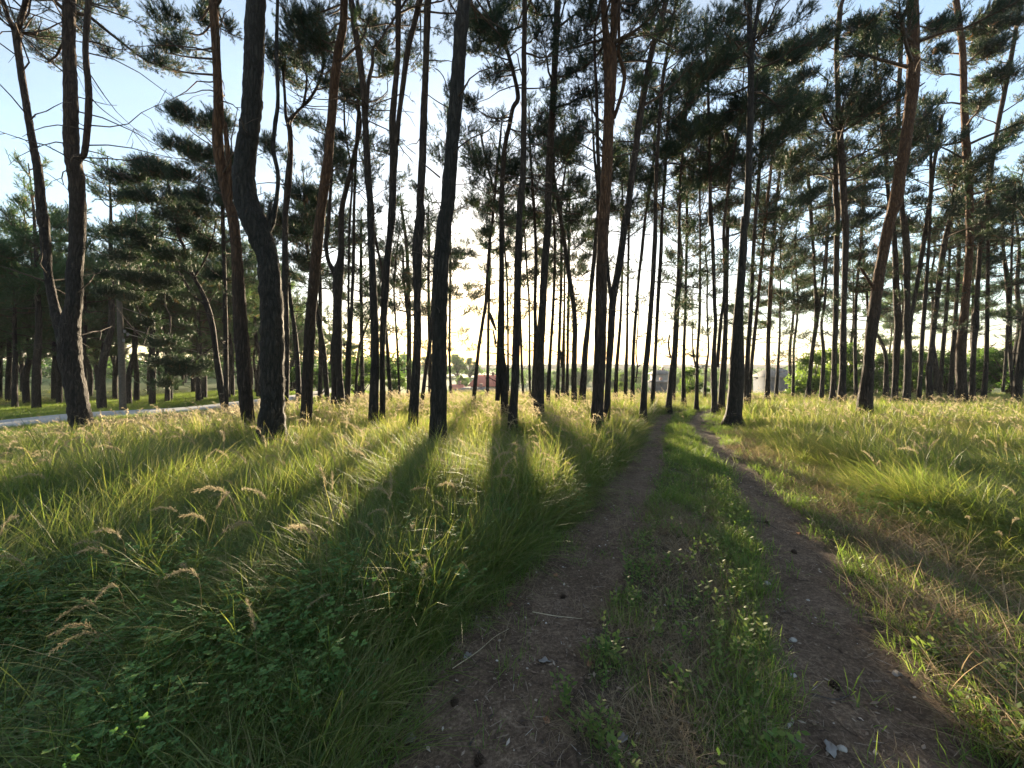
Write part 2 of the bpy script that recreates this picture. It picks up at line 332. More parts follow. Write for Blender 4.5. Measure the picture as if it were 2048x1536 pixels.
# hills beyond the valley
xs2 = np.linspace(-1400, 1400, 500); ys2 = np.concatenate([np.linspace(380, 640, 90), np.linspace(650,1300,30)])
def hillz(x, y):
    h = -7 + 14.5*sm(400, 640, y) + 5*sm(500,900,y)*(value_noise(x+3000,y,260,41)-.3)
    h = h + (value_noise(x+3000,y,60,43)-.5)*4*sm(420,600,y) + (value_noise(x+3000,y,14,42)-.5)*3.0*sm(400,480,y)*(1-sm(900,1100,y)) - 10*sm(850,1200,y)
    return h
a = Acc(); v, q = grid_mesh(xs2, ys2, hillz); a.add(v, q=q)
M['hill'] = plain('hill_wood', (.02,.035,.016), (.05,.065,.026), .06, .95, 1, 2.0)
tag(a.obj('hills', M['hill']), 'far wooded ridge fading into the evening haze', 'hills', kind='structure')
# ------------------------------------------------------------------ pines
def shoot_template(seed, n=20, ln=.14, nl=.07, wd=.0078):
    r = np.random.default_rng(seed); vs = []
    for k in range(n):
        t = .15+.85*(k/(n-1))
        az = k*2.4+r.normal(0,.3); an = R(r.uniform(28,58))*(1-.45*t*t)
        d = np.array([math.sin(an)*math.cos(az), math.sin(an)*math.sin(az), math.cos(an)])
        b = np.array([0,0,ln*t]); s = nrm(np.cross(d, r.normal(0,1,3)))*wd/2
        L = nl*r.uniform(.8,1.15)
        vs += [b-s, b+s, b+d*L]
    vs += [np.array([-.004,0,0]), np.array([.004,0,0]), np.array([0,0,ln])]
    return np.array(vs)
ST = [shoot_template(s) for s in range(6)]
ST_FAR = [shoot_template(s+20, 13, .15, .075, .0115) for s in range(4)]
def place_shoots(acc, pos, dirs, scale, rg, m=0, tint=None, far=False):
    pos = np.asarray(pos); 
    if len(pos) == 0: return
    dirs = nrm(np.asarray(dirs)); S = ST_FAR if far else ST
    if tint is None: tint = np.full(len(pos), .4)
    which = rg.integers(0, len(S), len(pos))
    for k, T in enumerate(S):
        ix = np.where(which==k)[0]
        if not len(ix): continue
        d = dirs[ix]; u = nrm(np.cross(d, nrm(rg.normal(0,1,(len(ix),3))))); w_ = np.cross(d, u)
        s = (scale*rg.uniform(.75,1.25,len(ix)))[:,None,None]
        V = pos[ix][:,None,:] + s*(T[None,:,0:1]*u[:,None,:]+T[None,:,1:2]*w_[:,None,:]+T[None,:,2:3]*d[:,None,:])
        K = len(T); t = np.arange(len(ix)*K).reshape(-1,3)
        acc.add(V.reshape(-1,3), t=t, m=m, tint=np.repeat(tint[ix], K)+rg.normal(0,.04,len(ix)*K))
def live_branch(acc, p0, d0, L, r0, rg, sc=1.0, dens=1.0, up=.25, brown=.04, bare=.35, far=False):
    """a pine limb: curved axis, side twigs on its outer part, needle shoots on the twigs (m0 wood, m1 needles)"""
    n = 7; pts=[p0]; d = nrm(np.asarray(d0, float))
    for k in range(n-1):
        d = nrm(d+rg.normal(0,.16,3)+np.array([0,0,up*.35*(k/n)])); pts.append(pts[-1]+d*L/(n-1))
    pts = np.array(pts); tube(acc, pts, np.linspace(r0, r0*.25, n), 4 if far else 5, 0)
    sp=[]; sd=[]; nt_ = max(4, int(11*dens*L/1.5))
    for k in range(nt_):
        f = bare+(1-bare)*(k+rg.random())/nt_; f = min(f,.99)
        q = f*(n-1); i = int(q); b = pts[i]*(1-q+i)+pts[min(i+1,n-1)]*(q-i)
        ax = nrm(pts[min(i+1,n-1)]-pts[i]); side = nrm(np.cross(ax, [0,0,1])+1e-6)*(1 if k%2 else -1)
        td = nrm(ax*rg.uniform(.4,1)+side*rg.uniform(.5,1.1)+np.array([0,0,rg.uniform(-.15,.55)]))
        tl = L*rg.uniform(.16,.36)*(1.15-f*.5)
        tp = np.array([b, b+td*tl*.5+rg.normal(0,.03,3), b+td*tl+np.array([0,0,tl*.2])])
        tube(acc, tp, [r0*.28, r0*.2, r0*.1], 3, 0)
        ns = max(3, int(tl/(.030*sc)*dens))
        ff = rg.random(ns)**.7; base = tp[0]*(1-ff[:,None])+tp[2]*ff[:,None]+rg.normal(0,.05*sc,(ns,3))
        dd = td*.55+rg.normal(0,.5,(ns,3))+np.array([0,0,.55])
        sp.append(base); sd.append(dd)
    sp = np.vstack(sp); sd = np.vstack(sd)
    tn = rg.normal(.4,.13,len(sp)); tn[rg.random(len(sp))<brown] = .98
    place_shoots(acc, sp, sd, sc, rg, 1, np.clip(tn,0,1), far)
def clump(acc, c, rad, p0, r0, rg, sc=1.0, dens=1.0, brown=.05, far=False):
    """a limb from p0 on the stem to the clump centre c, and a needle-clad head of radii rad round it"""
    c = np.asarray(c, float); p0 = np.asarray(p0, float); L = np.linalg.norm(c-p0)
    mid = (p0+c)/2+np.array([0,0,-.06*L])+rg.normal(0,.05*L,3)
    pts = catmull(np.array([p0, mid, c]), max(.15, L/8)); tube(acc, pts, np.linspace(r0, r0*.4, len(pts)), 5, 0)
    vol = rad[0]*rad[2]; nt_ = int(np.clip(vol*42*dens+8, 10, 90))
    for k in range(nt_):
        u = nrm(rg.normal(0,1,3)); u[2] = abs(u[2])*.9-.25; rr = rg.random()**.45
        e = c+u*rad*rr; s0 = c+(e-c)*rg.uniform(.05,.35)+np.array([0,0,-.25*rad[2]])*rg.random()
        e2 = (s0+e)/2+rg.normal(0,.06,3); tube(acc, [s0,e2,e], [r0*.25,r0*.16,.004], 3, 0)
        tl = np.linalg.norm(e-s0); ns = max(4, int((tl+.12)/(.026*sc)*dens)); ff = rg.random(ns)**.6
        base = s0*(1-ff[:,None])+e*ff[:,None]+rg.normal(0,.05*sc,(ns,3))
        dd = nrm(e-s0)*.5+rg.normal(0,.45,(ns,3))+np.array([0,0,.6])
        tn = rg.normal(.4,.13,ns); tn[rg.random(ns)<brown] = .98
        place_shoots(acc, base, dd, sc, rg, 1, np.clip(tn,0,1), far)
def dead_branch(acc, p0, d0, L, r0, rg, subs=3):
    n=6; pts=[np.asarray(p0,float)]; d=nrm(np.asarray(d0,float))
    droop = rg.uniform(-.5,.25)
    for k in range(n-1):
        d = nrm(d+rg.normal(0,.17,3)+np.array([0,0,droop*.3])); pts.append(pts[-1]+d*L/(n-1))
    pts=np.array(pts); tube(acc, pts, np.linspace(r0, .005, n), 4, 0)
    for k in range(subs):
        i = rg.integers(2,n-1); e = nrm(pts[i]-pts[i-1]+rg.normal(0,.7,3)); l = L*rg.uniform(.15,.45)
        m = pts[i]+e*l*.5+rg.normal(0,.05*l,3); tube(acc, [pts[i], m, pts[i]+e*l+np.array([0,0,-.15*l])], [r0*.5,r0*.36,.004], 3, 0)
def parse(s): return np.array([[float(t) for t in p.split(',')] for p in s.split()])
PINES = []
def pine(label, main, g=.45, extra=(), H=12.5, c0=None, nb=16, L=1.5, dead=8, clumps=(), mat_='bark', D=None, dens=1.0,
         dz=0.0, group=None, stub=(), d0=1.2, dl=.7, trunk_rough=.03, seed=None, low=0):
    idx = len(PINES); rg = np.random.default_rng(1000+idx if seed is None else seed)
    S = parse(main); xb, yb = S[0,0], S[0,1]
    if D is None:
        D = (EYE-g)*F/(yb-HY)
        for _ in range(4): D = min(21.5, (EYE-g-float(terrain((xb-CX)/F*D, D)))*F/(yb-HY))
    ph, am = rg.uniform(0,6.28), rg.uniform(.02,.05)
    lean = rg.uniform(-.03,.03)
    def world(S_, d_off=0.0):
        hgt = (yb-S_[:,1])/F*D
        d = D + d_off + lean*hgt + am*np.sin(hgt*1.1+ph)*np.minimum(1,hgt)
        X = (S_[:,0]-CX)/F*d; Z = EYE-(S_[:,1]-HY)/F*d
        gx = np.gradient(S_[:,0]); gy = np.gradient(S_[:,1]); Rr = S_[:,2]/2/F*d*np.abs(gy)/np.hypot(gx, gy)*np.cos(np.arctan((S_[:,0]-CX)/F))*.97
        return np.c_[X, d, Z, Rr]
    W = world(S); base_z = float(terrain(W[0,0], W[0,1]))
    b0 = W[0].copy(); b0[2] = base_z-.12; b0[3] = W[0,3]*1.22; b0[0] -= (W[1,0]-W[0,0])/max(.1,(W[1,2]-W[0,2]))*(W[0,2]-base_z)*.6
    W[0,3] *= 1.08
    W = np.vstack([b0, W])
    if W[-1,2] < H-.3:
        dd = nrm((W[-1,:3]-W[-2,:3])[None])[0]; r = W[-1,3]; z = W[-1,2]; q = W[-1].copy()
        rows=[]; nst = max(2, int((H-z)/1.0)); r1 = min(r, max(.02, r))
        for k in range(nst):
            dd = nrm((dd*.8+np.array([rg.normal(0,.06),rg.normal(0,.06),.35]))[None])[0]
            q = q.copy(); q[:3] += dd*(H-z)/nst/max(.5,dd[2]); q[3] = r*(1-(k+1)/nst)+.018; rows.append(q)
        W = np.vstack([W, rows])
    root = empty('pine_tree', (b0[0], b0[1], base_z)); org = np.array([b0[0], b0[1], base_z])
    tag(root, label, 'pine tree', group or 'tall pines along the track')
    near = D < 10; tr = Acc(); sides = 22 if D<9 else 14 if D<14 else 10
    stems=[]
    def trunk(W_, rootstem=True):
        Q = catmull(W_, .055 if D<9 else .11 if D<14 else .22)
        n = len(Q); z = Q[:,2]
        kn = np.interp(z, np.arange(-2,20,.19), rg.normal(0,1,116))*.010 + .035*np.maximum(0, np.sin(z*2*np.pi/rg.uniform(.55,.75)+rg.uniform(0,6)))**8*(z>base_z+.9)
        rad = Q[:,3]*(1+kn)
        if rootstem: rad *= 1+.5*np.exp(-np.maximum(0, z-base_z)/.22)
        jit = np.c_[np.interp(z, np.arange(-2,20,.4), rg.normal(0,1,55)), np.interp(z, np.arange(-2,20,.4), rg.normal(0,1,55))]*Q[:,3:4]*.03
        Pq = Q[:,:3].copy(); Pq[:,0]+=jit[:,0]; Pq[:,1]+=jit[:,1]
        tube(tr, Pq, np.maximum(rad,.008), sides, 0, .5, trunk_rough*(1 if D<9 else .6), rg, cap=True)
        stems.append((Pq, rad))
    trunk(W)
    for e in extra:
        ext = True
        if e.startswith('!'): e = e[1:]; ext = False
        S2 = parse(e); W2 = world(S2, rg.uniform(-.05,.05) if D<9 else 0)
        if ext and W2[-1,2] < H-1:
            dd = nrm((W2[-1,:3]-W2[-2,:3])[None])[0]; q=W2[-1].copy(); rows=[]; nst=max(2,int((H-1-q[2])/1.2)); r=q[3]; z=q[2]
            for k in range(nst):
                dd = nrm((dd*.8+np.array([rg.normal(0,.1),rg.normal(0,.1),.35]))[None])[0]
                q=q.copy(); q[:3]+=dd*(H-1-z)/nst/max(.5,dd[2]); q[3]=r*(1-(k+1)/nst)+.015; rows.append(q)
            W2=np.vstack([W2,rows])
        trunk(W2, False)
    far = D > 14
    sc = float(np.clip(D/10, 1.0, 1.45)); dens = dens*(1.22 if D > 9.5 else 1.05)
    # live crown
    cr = Acc(); c0_ = (c0 + (.45 if 4.5<c0<20 and D>10 else 0)) if c0 is not None else H*.55
    for si,(Pq, rad) in enumerate(stems):
        zs = Pq[:,2]; top = zs.max()
        if top < c0_+.5: continue
        nbs = int(nb*1.02) if si==0 else (max(4, int(nb*.65)) if nb else 0)
        for k in range(nbs):
            if rg.random() < .10: continue
            z = c0_+(top-.1-c0_)*((k+rg.random()*.8)/nbs); i = int(np.argmin(abs(zs-z))); f=(z-c0_)/max(.1,top-c0_)
            az = k*2.4+rg.normal(0,.4); el = R(rg.uniform(5,25)+45*f*f)
            prof = (.55+.75*math.sin(math.pi*min(1,f*1.1+.15)))*(1-.55*f*f)
            d = np.array([math.cos(az)*math.cos(el), math.sin(az)*math.cos(el), math.sin(el)])
            live_branch(cr, Pq[i], d, L*prof*rg.uniform(.6,1.25), max(.012, rad[i]*.42), rg, sc, dens, bare=.38 if f>.4 else .52, far=far)
        place_shoots(cr, Pq[-1][None]+rg.normal(0,.06,(14,3)), rg.normal(0,.4,(14,3))+[0,0,1], sc, rg, 1, far=far)
    if low == 0 and D > 11 and nb: low = 5
    for k in range(low):
        Pq, rad = stems[0]; z = rg.uniform(c0_*.45, c0_); i=int(np.argmin(abs(Pq[:,2]-z))); az=rg.uniform(0,6.28)
        live_branch(cr, Pq[i], [math.cos(az),math.sin(az),rg.uniform(-.2,.3)], L*rg.uniform(.5,1.0), .018, rg, sc, .75, bare=.5, far=far)
    for cl in clumps:
        px, py, rx, ry = cl[:4]; ddp = cl[4] if len(cl) > 4 else rg.uniform(-.6,.6)
        Dc = D+ddp; c = P(px, py, Dc); rad_ = np.array([rx/F*Dc, min(rx,ry*1.6)/F*Dc, ry/F*Dc])
        if len(cl) > 5: tgt = P(cl[5], cl[6], D)
        else: tgt = c+np.array([0,0,-.35*abs(c[0]-stems[0][0][np.argmin(abs(stems[0][0][:,2]-c[2])),0])-.1])
        best = min(((np.linalg.norm(s[0]-tgt,axis=1).min(), s[0][np.argmin(np.linalg.norm(s[0]-tgt,axis=1))]) for s in stems), key=lambda t:t[0])
        clump(cr, c, rad_, best[1], .022 if len(cl)<=5 else .03, rg, sc, dens, far=far)
    if cr.n: cr.obj('crown', [M['twig'], M['needle']], root, org)
    # dead wood: on the nearest trees every bare branch is a part, on the others it belongs to the trunk mesh
    def bough(build):
        if D < 9:
            dw = Acc(); build(dw); dw.obj('branch', M['twig'], root, org)
        else: build(tr)
    for k in range(int(dead*(1.7 if D>9 else 1.35))):
        Pq, rad = stems[rg.integers(0,len(stems))]; z = rg.uniform(base_z+d0, min(c0_+.5, Pq[:,2].max()-.2))
        i=int(np.argmin(abs(Pq[:,2]-z))); az=rg.uniform(0,6.28); hf = min(1,(z-base_z)/6)
        l = dl*rg.uniform(.25,1.3)*(.45+.9*hf)
        if rg.random()<.35: l = rg.uniform(.06,.2)
        el_=rg.uniform(-.1,.5); ns_=rg.integers(0,4) if l>.3 else 0
        fn = lambda A: dead_branch(A, Pq[i]+0, [math.cos(az),math.sin(az),el_], l+rad[i], (.008+.009*min(1,l))*max(1,min(1.7,D/9)), rg, ns_)
        bough(fn) if l>.3 else fn(tr)
    for s_ in stub:
        W3 = world(parse(s_)); Q=catmull(W3,.1); bough(lambda A: tube(A, Q[:,:3], np.maximum(Q[:,3],.004), 6, 0, cap=True))
    o = tr.obj('trunk', M[mat_], root, org)
    PINES.append(root); return root
# ---- left foreground
pine('twin-stemmed grey pine at the far left with many bare side branches',
 '168,862,54 160,830,52 155,800,51 145,750,50 139,700,54 140,650,46 149,600,38 149,550,38 153,500,36 155,430,37 156,400,36 152,350,38 143,300,36 142,200,32 138,100,30 139,0,29', g=.42,
 extra=['136,710,34 120,655,30 108,610,24 104,595,23 97,550,20 92,500,24 87,430,25 86,450,26 77,350,22 68,300,19 51,200,18 36,100,18 32,60,24 18,40,14 4,0,14', '34,64,16 44,30,14 52,0,15', '150,345,18 160,318,16 170,300,15 178,200,16 171,100,14 177,0,14'],
 H=12.5, c0=9.2, nb=14, dead=58, dl=1.5, d0=2.2, L=1.6, clumps=[(235,15,22,12,.5),(215,105,26,14,1.2),(100,85,24,16,1.4)], mat_='bark', trunk_rough=.035,
 stub=['178,190,5 200,215,4 240,245,3 272,187,1.5'.replace('272,187','270,262')])
pine('reddish pine left of the bent dark pine, splitting into two stems halfway up',
 '498,852,25 492,800,30 485,700,32 478,600,29 475,530,24 471,480,23 465,430,24 455,400,22 445,350,22 437,300,24 435,250,22 437,200,21 432,100,18 427,0,21', g=.45,
 extra=['462,395,14 459,350,14 455,300,11 450,250,10 444,225,8'], H=12.5, c0=8.2, nb=14, dead=26, dl=.9,
 clumps=[(345,55,48,38,.6),(375,100,42,26,.4),(330,105,26,22,.3),(395,40,30,28,.8),(320,130,20,14,.3),(420,20,26,30,1.2),(455,60,20,20,1.0)], mat_='bark_orange')
pine('massive dark pine with an elbow bend and a thin second stem rising from its fork',
 '544,876,58 545,800,50 545,700,51 542,600,49 536,520,46 525,485,54 512,450,62 499,420,58 493,395,52 488,350,48 493,300,46 500,250,43 505,200,43 508,100,43 512,0,41', g=.45,
 extra=['524,478,24 541,448,18 552,405,10 556,350,9 547,300,9 550,250,9 556,200,8 553,100,8 555,0,7', '!536,440,9 539,420,8 541,404,7'],
 H=13, c0=8.4, nb=14, dead=7, dl=.8, mat_='bark_dark', trunk_rough=.05, L=1.8)
pine('slim pine partly hidden behind the big dark elbowed pine, topped by a candelabra fork',
 '570,818,15 573,680,13 570,600,14 570,520,13 571,430,12 574,400,12 579,350,12 581,300,11 580,262,11 578,245,12 590,228,8 608,210,8 625,190,7 640,160,6 650,120,5', g=.45, D=10.6,
 extra=['579,255,9 572,235,7 570,200,6 567,150,6 566,120,5','!607,210,6 612,180,5 614,150,4'], H=10.3, c0=8.2, nb=8, dead=10,
 clumps=[(655,100,45,30),(600,130,40,24),(620,60,50,30),(570,110,30,26),(655,170,40,20)])
pine('thin leaning pine directly right of the big elbowed pine',
 '597,808,12 596,750,11 593,700,11 588,650,9 582,610,8 577,560,7 573,500,6 570,440,6', g=.45, H=9.5, c0=5.6, nb=10, dead=6, L=1.1, clumps=[(590,520,30,20),(600,470,34,22)])
pine('leaning reddish brown pine curving right, between the elbowed pine and the forked cluster',
 '611,842,24 614,800,24 618,700,24 624,600,22 634,500,23 641,430,20 645,400,20 652,350,21 658,300,19 662,250,18 671,150,19 677,100,17 686,50,16 688,0,16', g=.45, H=12.5, c0=7.8, nb=14, dead=14,
 clumps=[(610,55,46,40,.5),(640,95,46,34,.3),(600,105,34,26,.6),(590,60,28,24,.4),(650,30,40,24,.8),(585,30,30,20,1)], mat_='bark_orange')
pine('U-shaped double-footed pine right of the leaning reddish pine, one arm snapped off at the top',
 '680,814,18 680,780,17 678,750,15 675,690,20 675,600,19 676,550,23 682,510,14 683,430,12 687,400,11 700,350,10 711,300,9 721,250,7 716,215,8 716,200,7', g=.45, H=8.0, c0=30, nb=0,
 extra=['!666,808,11 668,770,11 669,700,16 674,660,18', '668,545,12 657,522,9 652,490,9 656,450,9 660,400,7 664,330,6'], dead=14, dl=.8, clumps=[(680,330,38,26),(655,300,36,24),(690,280,34,20),(640,420,30,20)])
pine('slender dark pine left of the double-footed pine, bowing behind the reddish trunk',
 '655,802,10 651,750,11 647,700,11 640,660,11 634,620,10 625,560,8 614,490,7', g=.45, H=9.5, c0=5.5, nb=12, dead=12, L=1.3, clumps=[(600,450,36,24),(615,400,40,26)])
pine('pair of thin grey stems on one foot, right beside the double-footed pine',
 '694,808,11 696,750,12 697,700,12 702,640,8 704,600,7 707,520,7 708,430,6 711,330,6', g=.45, extra=['697,690,6 697,600,5 698,500,5 700,430,5 704,350,4'], H=11.5, c0=6.6, nb=14, dead=12, L=1.2)
pine('thin bushy pine leaning right between the paired stems and the twin trunks',
 '711,795,6 714,740,6 720,690,6 732,655,5 742,630,4', g=.45, H=5.4, c0=2.6, nb=12, L=1.0, dead=2)
pine('straight grey pine, front one of the twin trunks left of centre, forking near the top',
 '747,850,20 748,800,20 750,700,17 747,600,16 743,500,14 741,430,16 740,400,14 736,350,15 731,250,13 727,180,14 717,100,14 709,50,12 702,0,12', g=.45,
 extra=['733,215,9 737,164,8 745,129,7 746,97,6 763,76,5'], H=12.5, c0=8.6, nb=13, dead=13, clumps=[(760,60,36,28,1),(775,110,34,22,.6),(770,150,26,30,.4),(720,30,30,22,1.2)])
pine('grey pine with long narrow V fork, rear one of the twin trunks left of centre',
 '764,842,12 765,800,12 765,700,11 768,620,15 772,550,16 779,480,13 784,430,16 786,350,15 788,300,18 785,250,14 788,200,13 793,150,11 796,100,11 797,0,12', g=.45, D=8.1,
 extra=['793,285,12 796,250,10 802,200,10 816,100,12 828,50,11 840,0,12'], H=12.5, c0=8.6, nb=12, dead=14)
pine('slim pine behind the twin trunks, curving at its foot above a twiggy shrub',
 '781,801,7 778,750,8 775,700,7 771,650,6 768,600,5 764,540,5', g=.45, H=9.5, c0=5.0, nb=16, L=1.2, dead=8)
pine('very thin young pine just right of the twin trunks',
 '799,794,5 797,750,5 795,700,5 791,640,4 788,580,4', g=.45, H=7.5, c0=3.2, nb=16, L=.9, dead=3)
pine('slim straight pine close behind the lone smooth grey trunk left of centre',
 '818,787,10 818,740,10 818,650,10 816,550,8 812,480,7 805,430,6', g=.45, H=10.5, c0=4.2, nb=20, L=1.6, dead=6, extra=['!816,640,6 808,560,5 806,500,4'])
pine('lone smooth grey trunk standing just left of the broad trunk near the centre',
 '826,856,20 829,800,20 834,700,17 835,600,15 835,500,21 841,430,19 840,400,16 843,350,16 847,250,15 851,150,13 854,50,14 856,0,14', g=.47, H=12.5, c0=8.8, nb=12, dead=14, clumps=[(830,20,26,20,1.2)],
 stub=['848,140,4 868,135,3 886,152,2.5 896,180,1.5'])
pine('broad grey-brown trunk standing nearest the camera just left of the sunset gap',
 '877,874,34 877,800,34 879,700,30 880,600,31 883,520,32 888,450,30 896,400,29 903,300,27 912,200,28 919,100,27 923,50,29 929,0,25', g=.5, H=13, c0=8.2, nb=14, dead=9, dl=.8,
 clumps=[(985,45,40,22,.8),(1005,75,36,18,.9),(960,60,26,22,1),(905,190,14,14,1.5)], stub=['938,38,8 965,35,7 985,45,5 1010,60,3','880,355,6 862,340,5 840,322,3.5','895,215,5 870,200,4 850,185,3'], mat_='bark_dark')
pine('thin pine leaning right, emerging from behind the broad central trunk',
 '844,806,8 848,770,8 853,730,8 858,700,8 864,640,8 867,580,7', g=.45, H=9.8, c0=6.0, nb=10, dead=5)
# ---- around the sun
pine('very slender pine on the left side of the sunset gap, right of the broad trunk',
 '902,786,6 900,750,5 899,700,5 900,600,5 901,500,4 901,430,4', g=.45, H=11, c0=3.4, nb=34, L=1.7, dead=6, dens=.8)
pine('thin pine leaning right across the bright sunset gap',
 '948,798,8 952,750,8 957,700,7 966,640,7 972,600,7 978,500,6 986,430,6 993,350,6', g=.45, extra=['989,385,5 972,320,5 962,270,4'], H=10.8, c0=5.8, nb=20, L=1.3, dead=6, clumps=[(970,470,24,16),(985,420,26,18)])
pine('double-footed pine lit by the low sun, kinking left high up',
 '1010,824,15 1007,750,16 1002,700,14 1002,650,15 1003,600,12 1003,500,10 1003,430,10 1003,400,10 1009,300,9 1019,250,9 1026,215,9 1036,196,9 1028,150,8 1014,100,8 998,60,7 985,30,6', g=.45,
 extra=['!995,801,10 997,750,11 998,700,10 1000,660,10'], H=11.5, c0=7.0, nb=10, dead=14, clumps=[(985,160,30,16),(1000,135,28,14),(975,60,46,34),(940,40,30,26),(960,100,32,20),(945,210,26,34),(1000,20,40,24)], stub=['992,688,5 986,660,3','992,660,4 984,640,8 980,625,3'])
pine('straight grey pine right of the sun-lit trunk, foot in tall yellow grass',
 '1025,852,19 1028,800,17 1032,700,16 1034,600,14 1036,500,14 1039,430,12 1041,400,14 1046,350,12 1047,300,12 1048,200,11 1048,100,10 1049,0,10', g=.45, H=12.5, c0=8.0, nb=14, dead=24, dl=.9, clumps=[(1010,95,30,20,1.5),(1075,30,30,18,1)])
pine('reddish straight pine, second large trunk to the right of the sun',
 '1077,828,21 1079,750,20 1080,700,17 1083,650,17 1086,600,15 1088,550,15 1092,500,15 1097,430,14 1096,400,14 1100,300,15 1106,200,13 1111,100,13 1115,0,13', g=.45, H=12.5, c0=8.0, nb=16, dead=24, dl=.9)
pine('slim pine just behind and left of the reddish straight pine',
 '1067,799,9 1069,740,9 1071,680,8 1070,600,7 1072,520,7 1070,450,6', g=.45, H=11, c0=6.2, nb=20, dead=8)
pine('thin crooked pine left of the reddish straight pine, in the far row',
 '1060,789,5 1059,740,5 1059,680,4 1058,600,4 1054,540,4 1050,480,4', g=.45, H=10.5, c0=4.6, nb=20, dead=8, L=1.2)
pine('thin far pine between the sun-lit trunk and the straight grey pine',
 '1016,791,5 1016,740,5 1016,680,4 1015,620,4 1014,560,4 1008,480,4', g=.45, H=11, c0=5.2, nb=20, dead=6, L=1.4)
pine('thin far pine peeping past the right edge of the straight grey pine',
 '1046,787,5 1044,740,5 1042,680,5 1040,600,4 1042,520,4 1046,450,4', g=.45, H=12, c0=6.2, nb=18, dead=6, L=1.3)
pine('slender pine right of the reddish straight pine, first of a loose trio',
 '1096,797,8 1098,750,8 1101,700,6 1105,640,6 1107,600,6 1110,500,5 1107,430,5', g=.45, H=12.5, c0=6.4, nb=22, dead=10, L=1.4)
pine('slender pine in the middle of the loose trio right of the reddish pine',
 '1115,792,8 1116,750,7 1118,700,7 1120,640,6 1122,580,6 1123,500,6 1122,430,5', g=.45, H=11.5, c0=6.2, nb=22, dead=12, L=1.3)
pine('slender pine with a small hooked side arm, last of the loose trio',
 '1126,787,8 1127,740,7 1127,700,7 1128,650,5 1129,600,4 1129,540,4 1130,470,4', g=.45, H=12, c0=5.4, nb=22, dead=10, extra=['!1123,735,5 1122,705,4 1116,695,4'], L=1.4)
pine('pine bending left as it rises, in the clear space left of the great dark trunk',
 '1148,801,11 1148,750,11 1149,700,11 1150,650,10 1146,600,10 1138,550,10 1131,500,9 1120,430,8 1112,380,8', g=.45, H=11.2, c0=7.0, nb=16, dead=12)
pine('grey pine leaning right and passing behind the great dark trunk',
 '1164,799,14 1168,750,13 1171,700,12 1176,650,10 1180,600,9 1186,540,9 1192,480,9', g=.45, H=11.6, c0=6.8, nb=12, dead=5)
pine('great dark trunk left of the track, tallest in the middle, forking near the frame top',
 '1192,852,26 1195,800,25 1200,700,25 1202,600,24 1205,500,23 1207,430,22 1208,450,22 1213,350,23 1217,250,22 1219,200,23 1220,110,28 1212,70,15 1207,0,14', g=.42,
 extra=['1224,100,17 1228,60,15 1230,0,16','1228,235,9 1236,212,8 1245,180,8 1249,150,8 1243,125,8 1237,105,7 1238,60,6'], H=13, c0=8.0, nb=18, dead=16, dl=.9, mat_='bark_orange',
 clumps=[(1165,60,44,36,1.0),(1175,30,30,30,1.2),(1150,90,26,20,.9),(1180,190,30,20,1.6,1215,240),(1160,250,30,40,1.8,1212,300),(1150,280,22,24,1.9,1212,310),(1260,30,30,30,1.2)])
pine('forked grey pine leaning right, pressed against the great dark trunk by the track',
 '1213,842,14 1217,750,12 1220,700,14 1226,600,15 1235,550,15 1243,500,15 1252,430,13 1254,450,13 1258,400,13 1271,300,14 1285,200,14 1304,100,12 1319,50,11 1332,0,12', g=.42, D=8.3,
 extra=['1224,610,9 1219,575,8 1216,540,7 1213,500,6 1206,440,6'], H=12.5, c0=7.2, nb=18, dead=14, clumps=[(1330,60,40,30,1),(1290,40,36,26,1.2),(1355,110,30,22,.8)])
pine('thin pale far pine right behind the forked grey pine', '1231,792,8 1233,740,8 1237,690,7 1241,640,6 1243,590,5 1245,520,5', g=.42, H=12, c0=7.2, nb=16, dead=8)
pine('straight thin pine, first of three right of the forked grey pine', '1251,792,8 1252,740,8 1254,690,6 1255,600,5 1257,500,5 1258,430,5 1258,380,5', g=.42, H=12.4, c0=7.6, nb=18, dead=14)
pine('slim pine with a wavy dead shoot climbing beside it, left of the track end',
 '1265,797,9 1266,740,8 1267,700,7 1270,650,7 1274,600,6 1278,550,6 1284,500,7 1291,430,6 1298,390,6 1306,330,5', g=.42, extra=['!1271,765,3 1275,735,3 1272,705,3 1276,650,2.5 1277,600,2'], H=12.4, c0=8.0, nb=18, dead=14)
pine('straight grey pine standing where the grass meets the left wheel rut far ahead',
 '1287,824,14 1290,750,12 1295,700,12 1303,600,10 1309,500,10 1311,430,8 1311,400,8 1315,300,8 1322,200,8 1327,150,8 1336,100,7', g=.36, H=12.3, c0=8.0, nb=20, dead=18)
pine('slimmer straight pine close behind the one at the left wheel rut', '1305,800,9 1309,740,8 1312,680,7 1316,600,8 1322,500,8 1324,430,6 1330,350,7 1335,250,6 1346,150,6', g=.42, H=12.6, c0=8.2, nb=18, dead=14)
pine('pine leaning right at the bend of the track, left of the wheel ruts', '1338,805,11 1343,750,12 1349,700,11 1354,600,10 1357,550,8 1359,430,6 1361,350,5 1366,300,5', g=.38, H=12, c0=6.4, nb=24, dead=12, L=1.6, extra=['!1341,715,4 1337,690,4 1339,670,3'])
pine('thin reddish stem right behind the pine at the track bend', '1347,789,7 1350,740,7 1354,680,6 1357,620,5 1362,560,5', g=.42, H=11, c0=5.2, nb=20, dead=6)
pine('slim straight pine at the end of the ruts, just left of their crest', '1367,797,9 1367,750,8 1368,700,7 1370,640,6 1372,560,6 1374,430,6 1372,380,6', g=.38, H=12, c0=6.0, nb=24, dead=12, L=1.5)
